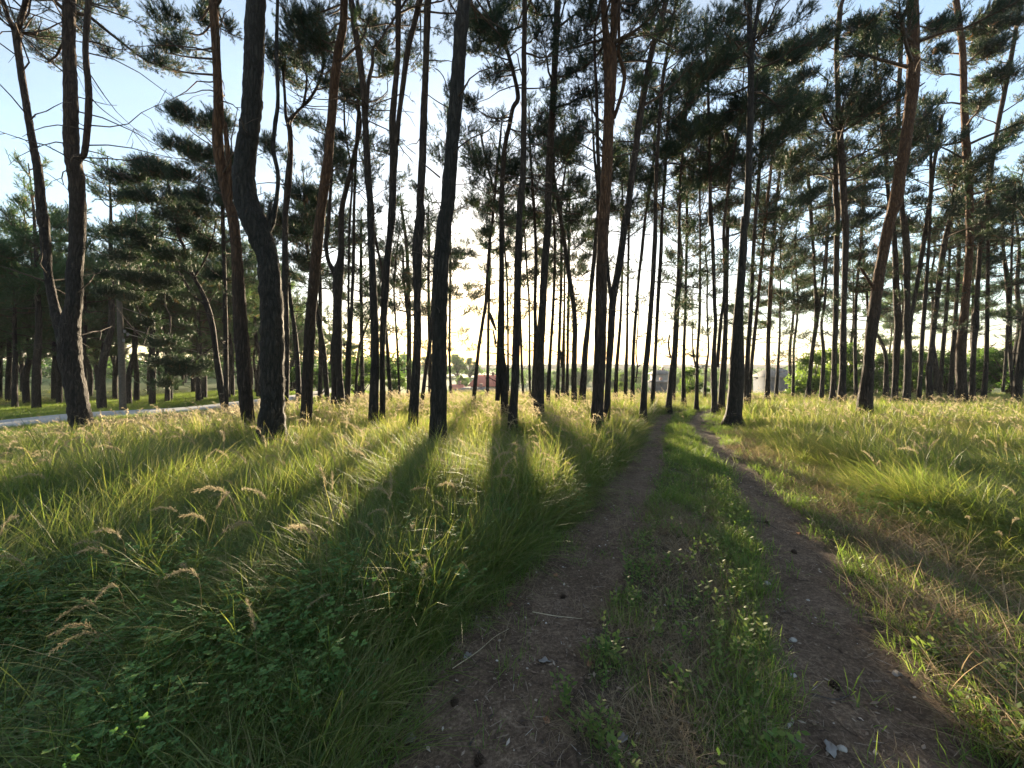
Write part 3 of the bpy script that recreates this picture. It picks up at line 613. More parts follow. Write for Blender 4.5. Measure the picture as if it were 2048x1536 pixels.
pine('slim reddish pine right where the track disappears, with a curved low arm', '1393,804,8 1394,750,7 1395,700,6 1399,640,6 1400,560,5 1400,430,4 1399,340,5', g=.34, H=11.5, c0=6.6, nb=20, dead=14, extra=['!1392,735,5 1387,712,4 1385,680,3 1386,650,3'])
pine('small crooked pine in the distance above the track end', '1410,781,6 1412,740,6 1417,700,4 1415,650,4 1414,600,4 1415,550,4', g=.4, H=9, c0=3.0, nb=20, L=1.3, dead=5)
pine('pine forking low like a tuning fork, right of the track end',
 '1429,807,11 1428,750,13 1428,700,9 1431,650,8 1429,600,8 1426,500,8 1422,430,8 1421,450,9 1420,350,7 1418,250,6 1415,150,6 1412,100,5 1410,40,5', g=.36, extra=['1434,735,9 1437,700,8 1442,640,7 1447,600,6 1449,540,6'], H=12.8, c0=7.4, nb=20, dead=22)
pine('grey pine right of the tuning-fork pine, ending in a broken top', '1443,803,13 1446,750,14 1449,700,12 1451,650,10 1452,600,10 1454,500,9 1456,430,8 1455,400,8 1457,350,8 1455,300,7 1452,260,8', g=.36, H=9.6, c0=30, nb=0, dead=18, low=6,
 clumps=[(1430,340,24,12),(1480,330,24,14)])
# ---- right of the track
pine('thick nearly black trunk at the right edge of the track, forking out of view',
 '1467,828,31 1472,780,33 1474,730,32 1475,700,29 1476,650,23 1479,600,19 1486,500,17 1490,430,14 1492,450,14 1497,350,15 1500,250,14 1502,150,14 1501,100,14 1499,50,12 1499,0,11', g=.32,
 extra=['1504,85,9 1512,45,9 1520,0,10'], H=12.5, c0=8.6, nb=14, dead=22, mat_='bark_dark', clumps=[(1440,130,44,30,.8),(1400,150,40,26,.9),(1530,70,40,36,1),(1480,40,40,28,.6),(1540,120,40,26,1)], stub=['1505,262,5 1510,210,3 1516,150,2.5'])
pine('dark pine crossing close behind the thick black trunk at the track', '1493,804,11 1494,750,11 1496,700,10 1502,620,9 1506,520,8 1511,430,8 1514,400,8 1522,300,8 1530,200,8 1533,140,7', g=.36, H=12.6, c0=6.8, nb=30, dead=12, L=1.9, dens=1.25,
 clumps=[(1400,150,50,22,.5),(1370,165,40,20,.4),(1455,120,44,26,.5),(1560,130,46,30,.5),(1590,110,44,28,.5),(1460,95,40,24)])
pine('orange-lit pine leaning right from behind the thick black trunk, hooked arm on top',
 '1498,800,7 1502,750,7 1506,700,8 1516,600,7 1525,500,7 1532,430,7 1535,400,7 1545,310,7 1549,270,8 1562,258,8 1575,243,7 1585,225,6 1587,200,6', g=.36, H=11.6, c0=6.6, nb=12, dead=16, mat_='bark_orange', extra=['!1549,268,6 1535,263,5 1520,262,4'], clumps=[(1600,160,36,24),(1570,200,30,20),(1600,210,26,16)])
pine('orange-lit straight pine right of the track crest, alone against bright sky', '1534,795,12 1536,750,10 1536,700,9 1540,600,9 1546,500,8 1551,430,7 1553,400,7 1559,350,6 1566,290,5', g=.36, H=11.6, c0=5.4, nb=28, dead=12, L=1.6, mat_='bark_orange', dens=1.1)
pine('small slim pine with sparse boughs, first right of the alone orange-lit pine', '1553,779,7 1556,730,6 1559,680,5 1560,620,4 1561,560,4 1561,480,4', g=.4, H=10, c0=3.2, nb=26, L=1.4, dead=6)
pine('crooked little pine standing before the pale gabled house', '1586,780,6 1587,740,6 1588,690,5 1594,640,5 1596,600,4 1592,540,4 1590,500,4', g=.4, H=9.4, c0=3.2, nb=24, L=1.3, dead=6)
pine('forking pine leaning right beside the bright green bush', '1616,788,10 1620,750,9 1625,700,9 1632,650,10 1635,605,14 1630,570,7 1628,520,6 1622,430,8 1616,350,7 1612,300,6', g=.38, extra=['1639,600,7 1645,560,6 1652,500,6 1656,430,5 1660,360,5'], H=12, c0=6.2, nb=22, dead=16)
pine('slim pine right of the forking pine and in front of the green bush', '1643,791,10 1646,740,9 1647,700,8 1643,650,6 1650,600,6 1654,500,5 1658,430,5', g=.38, H=12, c0=7.0, nb=20, dead=10)
pine('left of two close parallel dark pines, with a loop of bare arms',
 '1665,797,14 1668,750,12 1669,700,12 1672,600,12 1673,500,12 1675,430,12 1672,400,12 1671,350,12 1671,300,11 1668,270,10', g=.36, extra=['!1666,300,7 1640,288,7 1622,278,7 1608,262,6 1604,240,6 1606,200,5 1606,150,4'], H=11.4, c0=7.8, nb=16, dead=18)
pine('right one of two close parallel dark pines, with curved candelabra arms',
 '1683,800,18 1685,750,15 1686,700,15 1688,600,12 1691,500,14 1691,430,14 1690,450,14 1685,350,16 1679,260,15 1676,200,12 1673,100,11 1677,55,13 1680,20,11 1686,0,9', g=.36,
 extra=['!1673,262,9 1655,245,8 1644,217,7 1646,198,6 1652,180,5 1656,160,4','1683,250,7 1693,225,6 1700,195,5 1712,130,5 1720,95,4'], H=12.2, c0=8.4, nb=20, dead=20, clumps=[(1640,80,40,24),(1620,100,34,20),(1720,60,44,30),(1745,90,36,24),(1655,205,16,14),(1735,240,40,22),(1715,210,30,20)])
pine('slender pale pine between the parallel pair and the big leaning trunk', '1712,791,9 1711,740,8 1710,700,8 1711,650,7 1712,600,7 1716,550,7 1721,500,7 1725,430,7 1727,400,9 1730,350,7', g=.36, extra=['1728,345,5 1722,320,5 1735,290,4 1745,270,4'], H=10.5, c0=5.6, nb=20, dead=18)
pine('big smooth trunk leaning strongly right, orange above, with a broken limb on its left',
 '1729,808,32 1735,750,28 1739,700,24 1745,650,28 1751,600,27 1758,550,25 1768,500,25 1778,450,26 1783,430,27 1792,400,32 1799,350,28 1809,300,28 1816,250,26 1822,200,28 1826,150,30 1827,100,28 1826,50,26 1826,0,25', g=.34, D=11.2,
 extra=['!1752,580,12 1742,568,9 1732,552,8 1721,536,7'], H=13, c0=9.5, nb=14, dead=12, mat_='bark_orange', stub=['1840,172,9 1850,165,5','1840,70,4 1862,45,3 1880,25,1.5','1840,110,4 1870,70,3 1890,50,1.5'], clumps=[(1870,55,30,20,1),(1880,110,30,20,1)])
pine('short bent pine behind the big leaning trunk, curving toward it', '1772,786,13 1772,750,11 1772,720,9 1767,695,9 1756,672,8 1745,655,7 1736,620,6', g=.38, H=8.0, c0=3.8, nb=16, dead=8)
pine('pine right behind the big leaning trunk, reappearing on its left above', '1789,794,14 1791,750,14 1793,700,16 1796,650,17 1793,600,16 1790,500,12 1786,450,10 1778,400,9 1770,300,10 1760,200,11 1752,150,8 1748,100,7', g=.36, H=12.4, c0=7.6, nb=22, dead=16, clumps=[(1745,60,36,26),(1780,90,36,24)])
pine('grey pine with a wide V fork right of the big leaning trunk',
 '1813,796,17 1815,750,17 1816,700,17 1814,650,17 1814,600,14 1813,500,17 1808,430,12 1807,450,12 1800,350,10 1797,250,10 1797,200,10 1802,100,10 1806,50,9', g=.36,
 extra=['1818,665,12 1822,630,11 1829,600,9 1837,550,10 1845,500,11 1856,430,12 1860,400,10 1868,330,9 1875,290,9 1881,250,9 1884,230,8'], H=12.4, c0=7.8, nb=20, dead=16)
pine('leaning pine with zigzag kinks in its upper stem, right of the wide V fork', '1838,796,11 1841,750,10 1843,700,10 1850,600,10 1857,500,7 1860,430,7 1861,350,7 1861,290,7 1851,262,8 1846,245,7 1855,228,7 1876,212,6 1890,195,5', g=.36, H=11.6, c0=6.6, nb=22, dead=14)
pine('S-curved pine bowing right, left of the slim upright pines', '1860,795,15 1858,750,15 1863,700,13 1868,650,12 1874,600,12 1887,500,14 1902,430,11 1906,400,9 1912,330,8', g=.36, H=12, c0=6.6, nb=24, dead=14)
pine('slim pine leaning right just behind the S-curved pine', '1880,787,9 1883,740,10 1886,700,10 1894,600,9 1900,500,6 1906,430,6', g=.38, H=12, c0=6.4, nb=20, dead=8)
pine('dark upright pine touching the left side of the orange-lit gnarled trunk', '1901,787,13 1904,740,12 1906,700,11 1913,600,10 1918,500,9 1917,430,8 1911,380,8', g=.38, H=12.4, c0=6.8, nb=24, dead=10)
pine('gnarled orange-lit trunk at the right, brightest bark among its neighbours',
 '1923,797,26 1922,750,25 1922,700,24 1926,650,22 1931,600,19 1939,500,18 1941,430,20 1940,450,20 1939,400,19 1933,300,20 1928,200,17 1925,100,16 1919,50,15 1912,0,16', g=.36, H=13, c0=8.6, nb=20, dead=14, mat_='bark_orange', L=1.9, dens=1.2,
 clumps=[(1985,60,50,36,.5),(1970,110,44,30,.6),(1880,60,34,26,.6),(2010,20,40,26,.6),(1990,160,44,24,.8)])
pine('grey pine immediately right of the gnarled orange-lit trunk, leaning away from it', '1944,795,15 1947,700,13 1951,650,17 1954,600,12 1960,500,11 1971,430,12 1970,450,15 1976,400,16 1980,350,13 1988,300,11 1996,250,11 2006,200,12 2025,100,12 2042,0,9', g=.36, H=12.2, c0=7.6, nb=20, dead=14)
pine('slim upright pine with many short twigs, second right of the gnarled trunk', '1967,792,13 1972,740,12 1973,700,11 1975,600,10 1976,500,8 1976,430,8 1974,380,7', g=.36, H=12, c0=6.2, nb=24, dead=24)
pine('forked crooked pine near the right edge, with tangled bare branches', '2026,790,8 2022,740,9 2019,680,12 2018,620,12 2017,575,15 2007,500,8 2005,430,7 2003,380,6', g=.38, extra=['2022,570,7 2023,520,6 2026,430,6 2030,370,5','!2006,784,8 2010,740,8 2013,690,7 2014,650,6'], H=11, c0=5.4, nb=22, dead=26)
pine('dark leaning trunk cut by the right edge of the view', '2035,800,20 2037,760,22 2043,700,20 2050,650,18 2056,600,16 2066,500,15 2078,380,14', g=.36, H=12.4, c0=6.2, nb=22, dead=14, mat_='bark_dark')
# ---- small leaning pine by the road, and others hidden among the left foreground
pine('short leaning pine by the gravel road with a wide dark crown and drooping arms',
 '452,824,15 444,790,16 436,740,14 431,700,12 424,650,13 414,612,14 402,580,10 386,552,9 375,520,9 367,491,8 358,473,8 352,440,8 342,400,7 338,370,6', g=.3, dz=0,
 extra=['!412,610,9 392,596,8 377,575,8 367,560,7 356,542,6 335,548,5 300,566,4 270,580,3', '!420,632,8 390,626,7 352,629,6 320,640,5 298,652,4 286,690,3', '!372,500,6 345,480,5 310,472,4 270,470,3', '!388,555,6 410,520,5 425,480,4 432,440,3','!430,690,6 410,705,5 385,722,4 350,738,3'],
 H=6.9, c0=5.6, nb=8, L=1.0, dead=12, dens=1.15,
 clumps=[(258,362,52,30),(300,340,50,26),(330,352,44,30),(290,400,52,22),(355,400,44,30),(240,402,30,16),(395,430,40,30),(350,440,50,26),(255,470,50,18),(300,500,52,26),(250,520,40,20),(350,520,44,26),(225,555,34,16),(280,560,50,24),(330,575,44,24),(215,590,30,22),(270,600,40,18),
  (380,470,40,26),(420,500,30,30),(440,560,26,26),(330,690,40,20,-.3,350,629),(300,650,20,20),(340,730,40,26,-.2,385,722),(375,745,34,26,-.1,400,712),(330,770,30,16,-.2,380,730),(405,740,26,30,.6)])
pine('tall full-crowned pine seen between the reddish pine and the elbowed pine', '452,806,10 452,740,10 451,650,10 449,560,9 447,480,9 444,400,8 440,330,7', g=.35, H=8.6, c0=4.6, nb=20, L=1.5, dead=8, D=12.6,
 clumps=[(385,245,52,40),(365,300,44,30),(400,320,50,34),(445,250,36,40),(350,225,24,24),(475,330,24,40),(540,300,20,40),(420,400,44,34),(380,360,34,24)])
pine('leafy dark pine whose crown fills the gap right of the elbowed pine', '640,800,10 641,740,9 641,650,8 640,560,8 636,470,8 630,380,7', g=.4, H=10.4, c0=5.0, nb=30, L=1.9, dead=6, dens=1.15)
pine('bushy far pine filling the space right of the double-footed pine', '725,792,9 724,730,8 723,650,8 722,560,7 722,470,6', g=.4, H=9.6, c0=4.2, nb=28, L=1.5, dead=6)
pine('full-crowned far pine seen just left of the broad central trunk', '860,786,8 860,720,7 858,640,7 857,560,6 858,480,6', g=.42, H=10.8, c0=5.2, nb=26, L=1.5, dead=6)
pine('dense far pine with a pointed top right of the sunset gap', '975,785,7 976,720,6 977,640,6 979,560,5', g=.42, H=11.2, c0=6.6, nb=22, L=1.3, dead=4)
pine('slim far pine with a full crown, between the bending pine and the great dark trunk', '1134,785,7 1135,720,6 1136,640,6 1138,560,5 1138,480,5', g=.42, H=13, c0=6.2, nb=28, L=1.6, dead=4)
# ------------------------------------------------------------------ far wood across the road and behind the right-hand pines
def far_pine(seed, H, c0, L, nb, rbase=.16, lean=.03, low_sp=1.0):
    rg = np.random.default_rng(seed); root = empty('pine_tree', (0,0,0))
    n=7; z=np.linspace(-.1,H,n); W=np.c_[np.cumsum(rg.normal(lean,.12,n))-lean, np.cumsum(rg.normal(0,.12,n)), z, np.linspace(rbase,.02,n)]
    W[:2,0]=0; W[:2,1]=0
    Q=catmull(W,.35); tr=Acc(); tube(tr,Q[:,:3],Q[:,3],8,0,.5,.03,rg)
    cr=Acc()
    for k in range(nb):
        f=(k+rg.random()*.8)/nb; zz=c0+(H-.1-c0)*f; i=int(np.argmin(abs(Q[:,2]-zz))); az=k*2.4+rg.normal(0,.4); el=R(rg.uniform(-5,20)+40*f*f)
        prof=(.7+.6*math.sin(math.pi*min(1,f*1.1+.1)))*(1-.6*f*f)
        live_branch(cr, Q[i,:3], [math.cos(az)*math.cos(el),math.sin(az)*math.cos(el),math.sin(el)], L*prof*rg.uniform(.6,1.2), .03, rg, 1.6, 1.4, bare=.34, far=True)
    cr.obj('crown', [M['twig'], M['needle_sunlit']], root)
    for k in range(8):
        zz=rg.uniform(1,c0+.5); i=int(np.argmin(abs(Q[:,2]-zz))); az=rg.uniform(0,6.28); dead_branch(tr,Q[i,:3],[math.cos(az),math.sin(az),.2],rg.uniform(.3,1.1),.014,rg,2)
    tr.obj('trunk', M['bark'], root)
    return root
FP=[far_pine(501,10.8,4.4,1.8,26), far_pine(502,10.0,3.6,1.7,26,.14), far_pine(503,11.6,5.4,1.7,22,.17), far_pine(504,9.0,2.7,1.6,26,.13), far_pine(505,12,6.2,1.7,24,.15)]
used=set()
def put(src, x, y, s, label, group):
    o = src
    if id(src) in used: o = copy_tree(src)
    used.add(id(src)); o.location=(x,y,float(terrain(x,y))); o.scale=(s,s,s*random.uniform(.93,1.07)); o.rotation_euler=(0,0,random.uniform(0,6.28))
    tag(o, label, 'pine tree', group); return o
rg=np.random.default_rng(77); pts=[]
# wood across the road: front row, then deeper rows
for (x0,x1,y0,y1,n,md) in ((-36,-19,17.5,24,26,1.5),(-22,-17.2,22,34,14,1.5),(-50,-19,26,38,30,2.2),(-62,-17,38,62,32,2.6)):
    k=0; tries=0
    while k<n and tries<4000:
        tries+=1; x=rg.uniform(x0,x1); y=rg.uniform(y0,y1)
        if x > road_x(y)-2.6: continue
        if x/y < -1.55: continue
        if all((x-a)**2+(y-b)**2 > md*md for a,b in pts): pts.append((x,y)); k+=1
for x,y in pts:
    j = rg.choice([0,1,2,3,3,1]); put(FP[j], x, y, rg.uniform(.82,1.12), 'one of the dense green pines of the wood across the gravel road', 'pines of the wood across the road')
npt=len(pts)
# far pines on our side of the road behind the left foreground
for px,D,j,l in ((490,36,0,'far pine filling the gap left of the massive elbowed pine'),(520,44,2,'far pine mostly hidden behind the massive elbowed trunk'),(545,34,1,'dark far pine showing at the right edge of the massive elbowed trunk'),(575,46,3,'low bushy far pine behind the thin leaning pine next to the elbowed one'),
    (620,38,1,'far pine behind the foot of the leaning reddish brown pine'),(660,48,0,'distant pine seen through the arms of the U-shaped pine'),(700,44,3,'distant short pine behind the pair of thin grey stems'),(740,52,2,'farthest pine, behind the front one of the twin trunks')):
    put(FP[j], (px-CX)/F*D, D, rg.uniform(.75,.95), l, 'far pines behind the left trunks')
for px,D,j,l in ((1705,30,4,'far pine behind the slender pale pine right of the parallel pair'),(1800,31,4,'far pine behind the wide V-forked pine'),(1872,24,4,'far pine standing close behind the S-curved pine'),(1955,27,2,'far pine behind the slim twiggy pine right of the gnarled trunk'),(2030,23,4,'far pine behind the forked crooked pine near the right edge'),
    (1775,38,4,'distant pine behind the foot of the big leaning trunk'),(1580,31,4,'far pine just left of the crooked little pine by the gabled house'),(2062,28,2,'far pine at the very right edge of the view'),(1500,33,4,'far pine hidden behind the thick black trunk by the track'),(1915,34,4,'distant pine behind the gnarled orange-lit trunk')):
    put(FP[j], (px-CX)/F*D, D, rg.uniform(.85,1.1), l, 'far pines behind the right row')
# ------------------------------------------------------------------ broadleaf shrubs and trees at the edge of the slope
def leaf_tris(acc, c, rad, n, size, rg, tint, m=1):
    u=nrm(rg.normal(0,1,(n,3))); rr=rg.random((n,1))**.4; p=c+u*rr*rad
    d=nrm(rg.normal(0,1,(n,3))+[0,0,.2]); s=nrm(np.cross(d,rg.normal(0,1,(n,3)))); sz=size*rg.uniform(.6,1.3,(n,1))
    V=np.stack([p-s*sz*.35, p+s*sz*.35, p+d*sz, p-d*sz*.25],1)
    q=np.arange(n*4).reshape(-1,4)[:, [0,3,1,2]]
    acc.add(V.reshape(-1,3), q=q, m=m, tint=np.repeat(np.clip(rg.normal(tint,.12,n),0,1),4))
def shrub(seed, H, W_, size, tint, stemh=.25, n=5200):
    rg=np.random.default_rng(seed); root=empty('leafy_tree',(0,0,0)); st=Acc(); cr=Acc()
    K=26; per=n//K
    for k in range(K):
        a=rg.uniform(0,6.28); r=W_/2*math.sqrt(rg.random()); f=rg.random()**.8; z=H*(stemh+(1-stemh)*f)*(1-.35*(r/(W_/2))**2)
        c=np.array([math.cos(a)*r*(1-.45*f), math.sin(a)*r*(1-.45*f), z]); rd=np.array([1,1,.7])*rg.uniform(.10,.2)*W_
        leaf_tris(cr,c,rd,per,size,rg,tint+rg.normal(0,.12)); tube(st,[np.array([rg.normal(0,.06),rg.normal(0,.06),-.1]),c*[.4,.4,.55],c],[.05*H/3,.035*H/3,.012],5,0)
    st.obj('trunk',M['twig'],root); cr.obj('crown',[M['twig'],M['leaf']],root); return root
SH=[shrub(601,3.4,3.2,.13,.55), shrub(602,2.4,2.6,.11,.75,.1), shrub(603,5.0,4.2,.16,.35,.2)]
su=set()
def puts(j,px,D,s,label,group,zt=None):
    o=SH[j]
    if j in su: o=copy_tree(SH[j])
    su.add(j); x=(px-CX)/F*D; o.location=(x,D,float(terrain(x,D))); o.scale=(s,s,s); o.rotation_euler=(0,0,random.uniform(0,6))
    tag(o,label,'tree',group)
G='leafy trees at the slope edge'
puts(1,1624,24,1.15,'bright yellow-green bush lit from behind, right of the pale gabled house',G)
puts(1,1656,26,1.35,'yellow-green leafy tree behind the parallel dark pines',G)
puts(0,1690,27,1.1,'leafy tree just right of the parallel dark pines',G)
puts(1,1384,26,.85,'small bright green bush past the end of the wheel ruts',G)
puts(1,1240,28,.45,'little green bush left of the track far beyond the trunks',G)
puts(2,1755,27,.75,'dark green tree seen behind the big leaning trunk',G)
puts(0,1822,26,1.0,'green leafy tree behind the V-forked pine',G)
puts(2,1865,28,.8,'dark leafy tree behind the S-curved pine',G)
puts(0,1895,25,.9,'leafy tree between the slim pines left of the gnarled trunk',G)
puts(2,1962,27,.85,'dark green leafy tree right of the gnarled orange trunk',G)
puts(2,2022,24,.9,'dark leafy tree by the right edge of the view',G)
puts(2,690,29,.62,'dark green leafy tree behind the double-footed pine',G)
puts(0,722,25,.8,'green leafy tree between the paired stems and the twin trunks',G)
puts(2,600,30,.6,'dark leafy tree behind the big elbowed pine',G)
puts(0,790,27,.6,'small leafy tree right behind the twin trunks left of centre',G)
puts(2,640,28,.55,'leafy tree behind the leaning reddish brown pine',G)
puts(0,1480,28,.6,'leafy bush behind the thick black trunk by the track',G)
# valley trees
rg=np.random.default_rng(9)
for k in range(60):
    D=rg.uniform(60,170); px=rg.uniform(760,2000); j=[2,0,2][k%3]; s=rg.uniform(.95,1.5)*(1+D/300)
    if 850<px<1075 and D<100: continue
    puts(j,px,D,s,'one of the hazy round trees down in the valley','trees down in the valley')
puts(2,925,74,.72,'round leafy tree left of the red-roofed house','village trees')
# a far-off belt of trees that reads as one mass
a=Acc(); rg=np.random.default_rng(10)
for k in range(420):
    D=rg.uniform(190,380); x=rg.uniform(-.35,1.35)*D; h=rg.uniform(5,9.5); z=-6.4
    leaf_tris(a,np.array([x,D,z+h*.5]),np.array([h*.7,h*.7,h*.55]),150,1.1,rg,rg.uniform(.2,.6),0)
for k in range(170):
    D=rg.uniform(78,125); x=rg.uniform(-1.5,-.28)*D; h=rg.uniform(3.5,6.5); z=float(terrain(x,D))
    leaf_tris(a,np.array([x,D,z+h*.5]),np.array([h*.7,h*.7,h*.55]),170,.6,rg,rg.uniform(.1,.4),0)
tag(a.obj('far_wood',M['leaf']),'hazy belt of trees across the valley floor','far wood',kind='stuff')

# ------------------------------------------------------------------ houses down the slope
M['red_tile']=plain('red_roof',(.48,.14,.09),(.60,.20,.13),3,.8,.3,.02); M['grey_roof']=plain('grey_roof',(.09,.09,.095),(.13,.13,.13),2,.8)
M['pale_wall']=plain('pale_wall',(.20,.19,.18),(.26,.25,.23),2,.9); M['brick_wall']=plain('brick_wall',(.30,.15,.11),(.42,.22,.16),6,.9); M['glass']=plain('dark_glass',(.04,.05,.06),(.06,.07,.08),2,.2)
M['blue_wall']=plain('blue_wall',(.04,.05,.065),(.055,.07,.085),2,.9); M['wood_pole']=plain('pole_concrete',(.06,.05,.04),(.10,.085,.07),14,.9,.4)
def house(name,label,px0,px1,D,zr,ze,zb,dep,wall,roof,hip=.3,group=None):
    x0=(px0-CX)/F*D; x1=(px1-CX)/F*D; root=empty(name,((x0+x1)/2,D,zb)); hw=(x1-x0)/2
    a=Acc(); box(a,-hw+.3,hw-.3,0.3,dep-.3,-1.5,ze-zb-.01); a.obj('wall',wall,root)
    a=Acc(); e=.25; k=hip*hw; h=zr-zb; b=ze-zb
    v=[(-hw-e,-e,b-.1),(hw+e,-e,b-.1),(hw+e,dep+e,b-.1),(-hw-e,dep+e,b-.1),(-hw+k,dep/2,h),(hw-k,dep/2,h),(-hw-e,-e,b),(hw+e,-e,b),(hw+e,dep+e,b),(-hw-e,dep+e,b)]
    a.add(v,q=[(6,7,5,4),(8,9,4,5),(0,3,2,1),(0,1,7,6),(1,2,8,7),(2,3,9,8),(3,0,6,9)],t=[(7,8,5),(9,6,4)]); rf=a.obj('roof',roof,root,smooth=False)
    for k in range(3):
        wx=-hw+(k+.5)*2*hw/3; a=Acc(); box(a,wx-.45,wx+.45,.22,.29,(ze-zb)*.35,(ze-zb)*.35+1.1); a.obj('window',M['glass'],root)
    c=Acc(); box(c,hw*.2,hw*.2+.5,dep/2-.25,dep/2+.25,h-1,h+.6); c.obj('chimney',M['brick_wall'],rf)
    tag(root,label,'house',group or 'houses down the slope'); return root
zz=lambda py,D:EYE-(py-HY)/F*D
house('red_roofed_house','house with a steep hipped red tile roof in the sunset gap',938,1010,72,zz(751,72),zz(772,72),-5.5,8,M['pale_wall'],M['red_tile'],.33)
house('low_shed','long low shed with a shallow grey roof in front of the red-roofed house',903,992,60,zz(776,60),zz(782.5,60),-5.2,5,M['brick_wall'],M['grey_roof'],.5)
house('brick_cottage','small pinkish brick cottage left of the grey-roofed shed',893,925,66,zz(770,66),zz(779,66),-5.4,5,M['brick_wall'],M['red_tile'],.2)
house('gabled_house','pale blue gabled house right of the orange-lit straight pine',1556,1602,80,zz(737,80),zz(754,80),-5.5,9,M['blue_wall'],M['grey_roof'],.25)
house('grey_house','grey house left of the pine at the track bend',1320,1346,95,zz(740,95),zz(748,95),-6,8,M['pale_wall'],M['grey_roof'],.2)
house('low_blue_building','low pale blue building beneath the grey house',1308,1342,84,zz(761,84),zz(764,84),-5.8,5,M['blue_wall'],M['grey_roof'],.1)
def tower(label,px0,px1,py,D):
    x0=(px0-CX)/F*D; x1=(px1-CX)/F*D; h=zz(py,D); zb=float(hillz(np.array([x0]),np.array([D]))[0])-2
    root=empty('apartment_block',((x0+x1)/2,D,zb)); a=Acc(); w_=(x1-x0)/2; box(a,-w_,w_,0,14,0,h-zb); a.obj('wall',M['pale_wall'],root)
    a=Acc(); box(a,-w_-.3,w_+.3,-.3,14.3,h-zb+.01,h-zb+.6); a.obj('roof',M['grey_roof'],root)
    nf=max(2,int((h-zb)/3))
    for f in range(nf):
        a=Acc(); 
        for k in range(5): box(a,-w_+(k+.25)*2*w_/5,-w_+(k+.7)*2*w_/5,-.06,-.01,1+f*3,2.5+f*3)
        a.obj('window',M['glass'],root)
    tag(root,label,'building','apartment blocks on the horizon')
tower('hazy apartment block on the horizon above the end of the track',1397,1410,729,470)
tower('smaller hazy apartment block on the horizon left of the taller one',1330,1342,731,520)
# ------------------------------------------------------------------ utility pole and its wires
D=17.0; b=P(246,822,D); zb=float(terrain(b[0],b[1])); root=empty('utility_pole',(b[0],b[1],zb)); H=7.2
a=Acc(); tube(a,[(0,0,-.2),(-.06,0,2.5),(-.17,0,5),(-.25,0,H)],[.13,.115,.10,.085],12,0,cap=True); a.obj('pole',M['wood_pole'],root)
a=Acc(); zi=EYE-(668-HY)/F*D-zb
tube(a,[(-.12,0,zi-.1),(.05,-.03,zi+.15),(.2,-.03,zi+.05),(.26,-.03,zi-.12)],.022,6,0); bk=a.obj('bracket',M['wood_pole'],root)
for dx,dzz in ((.1,.12),(.24,-.02),(.06,-.28)):
    a=Acc(); tube(a,[(dx,-.03,zi+dzz-.08),(dx,-.03,zi+dzz-.03),(dx,-.03,zi+dzz),(dx,-.03,zi+dzz+.06)],[.02,.05,.035,.045],8,0,cap=True); a.obj('insulator',M['pale_wall'],bk)
tag(root,'weathered utility pole with insulators on the near verge of the gravel road','utility pole')
M['wire']=plain('wire',(.30,.28,.25),(.36,.33,.3),4,.4)
p0=P(252,668,D)
for (sx,sy,D0,ex,ey,D1,lab) in ((251,655,17,640,735,70,'upper wire running right from the utility pole'),(254,668,17,640,742,70,'lower wire running right from the utility pole'),(285,636,17.5,640,730,70,'steeper wire sloping down right across the leaning pine')):
    A=P(sx,sy,D0); B=P(ex,ey,D1)
    if sx==285: A=P(236,612,D0)
    t=np.linspace(0,1,30)[:,None]; L_=A*(1-t)+B*t; L_[:,2]-=(4*t*(1-t)*.6)[:,0]
    a=Acc(); tube(a,L_,.012,4,0); tag(a.obj('wire',M['wire']),lab,'wire','overhead wires at the pole')
# ------------------------------------------------------------------ grass, weeds, seed heads, litter: instanced tufts, one object per kind of growth
def blade(acc, b, az, L, wd, lean, curl, rg, m=0, tint=.5, seg=4):
    """one arching grass blade"""
    t=np.linspace(0,1,seg+1); d=np.array([math.cos(az),math.sin(az)])
    ang=lean+curl*t; dx=np.concatenate([[0],np.cumsum(np.sin((ang[1:]+ang[:-1])/2))])*L/seg; dz=np.concatenate([[0],np.cumsum(np.cos((ang[1:]+ang[:-1])/2))])*L/seg
    c=np.stack([b[0]+d[0]*dx,b[1]+d[1]*dx,dz],-1); tw=rg.uniform(-.8,.8); s=np.array([-d[1]*math.cos(tw)+d[0]*math.sin(tw), d[0]*math.cos(tw)+d[1]*math.sin(tw),0])
    w_=wd*np.array([.7,1,.85,.55,.0])[:seg+1] if seg==4 else wd*(np.array([.8,.95,.7,0]) if seg==3 else np.array([.8,.8,0]))
    V=np.empty((2*seg+1,3)); V[0:2*seg:2]=c[:seg]-s*w_[:seg,None]/2; V[1:2*seg:2]=c[:seg]+s*w_[:seg,None]/2; V[-1]=c[-1]
    q=[(2*k,2*k+1,2*k+3,2*k+2) for k in range(seg-1)]
    acc.add(V,q=q,t=[(2*seg-2,2*seg-1,2*seg)],m=m,tint=tint+np.linspace(-.06,.1,2*seg+1))
def tuft_tall(seed, n=30, h=.6, spread=.10, wd=.0055, seg=4):
    rg=np.random.default_rng(seed); a=Acc()
    for k in range(n):
        r=spread*math.sqrt(rg.random()); z=rg.uniform(0,6.28); az=z+rg.normal(0,.7)
        L=h*rg.uniform(.55,1.15); blade(a,(r*math.cos(z),r*math.sin(z)),az,L,wd*rg.uniform(.6,1.3),rg.uniform(.02,.35),rg.uniform(.2,1.7),rg,0,np.clip(rg.normal(.40,.20),0,1) if rg.random()>.14 else rg.uniform(.75,1),seg)
    return a
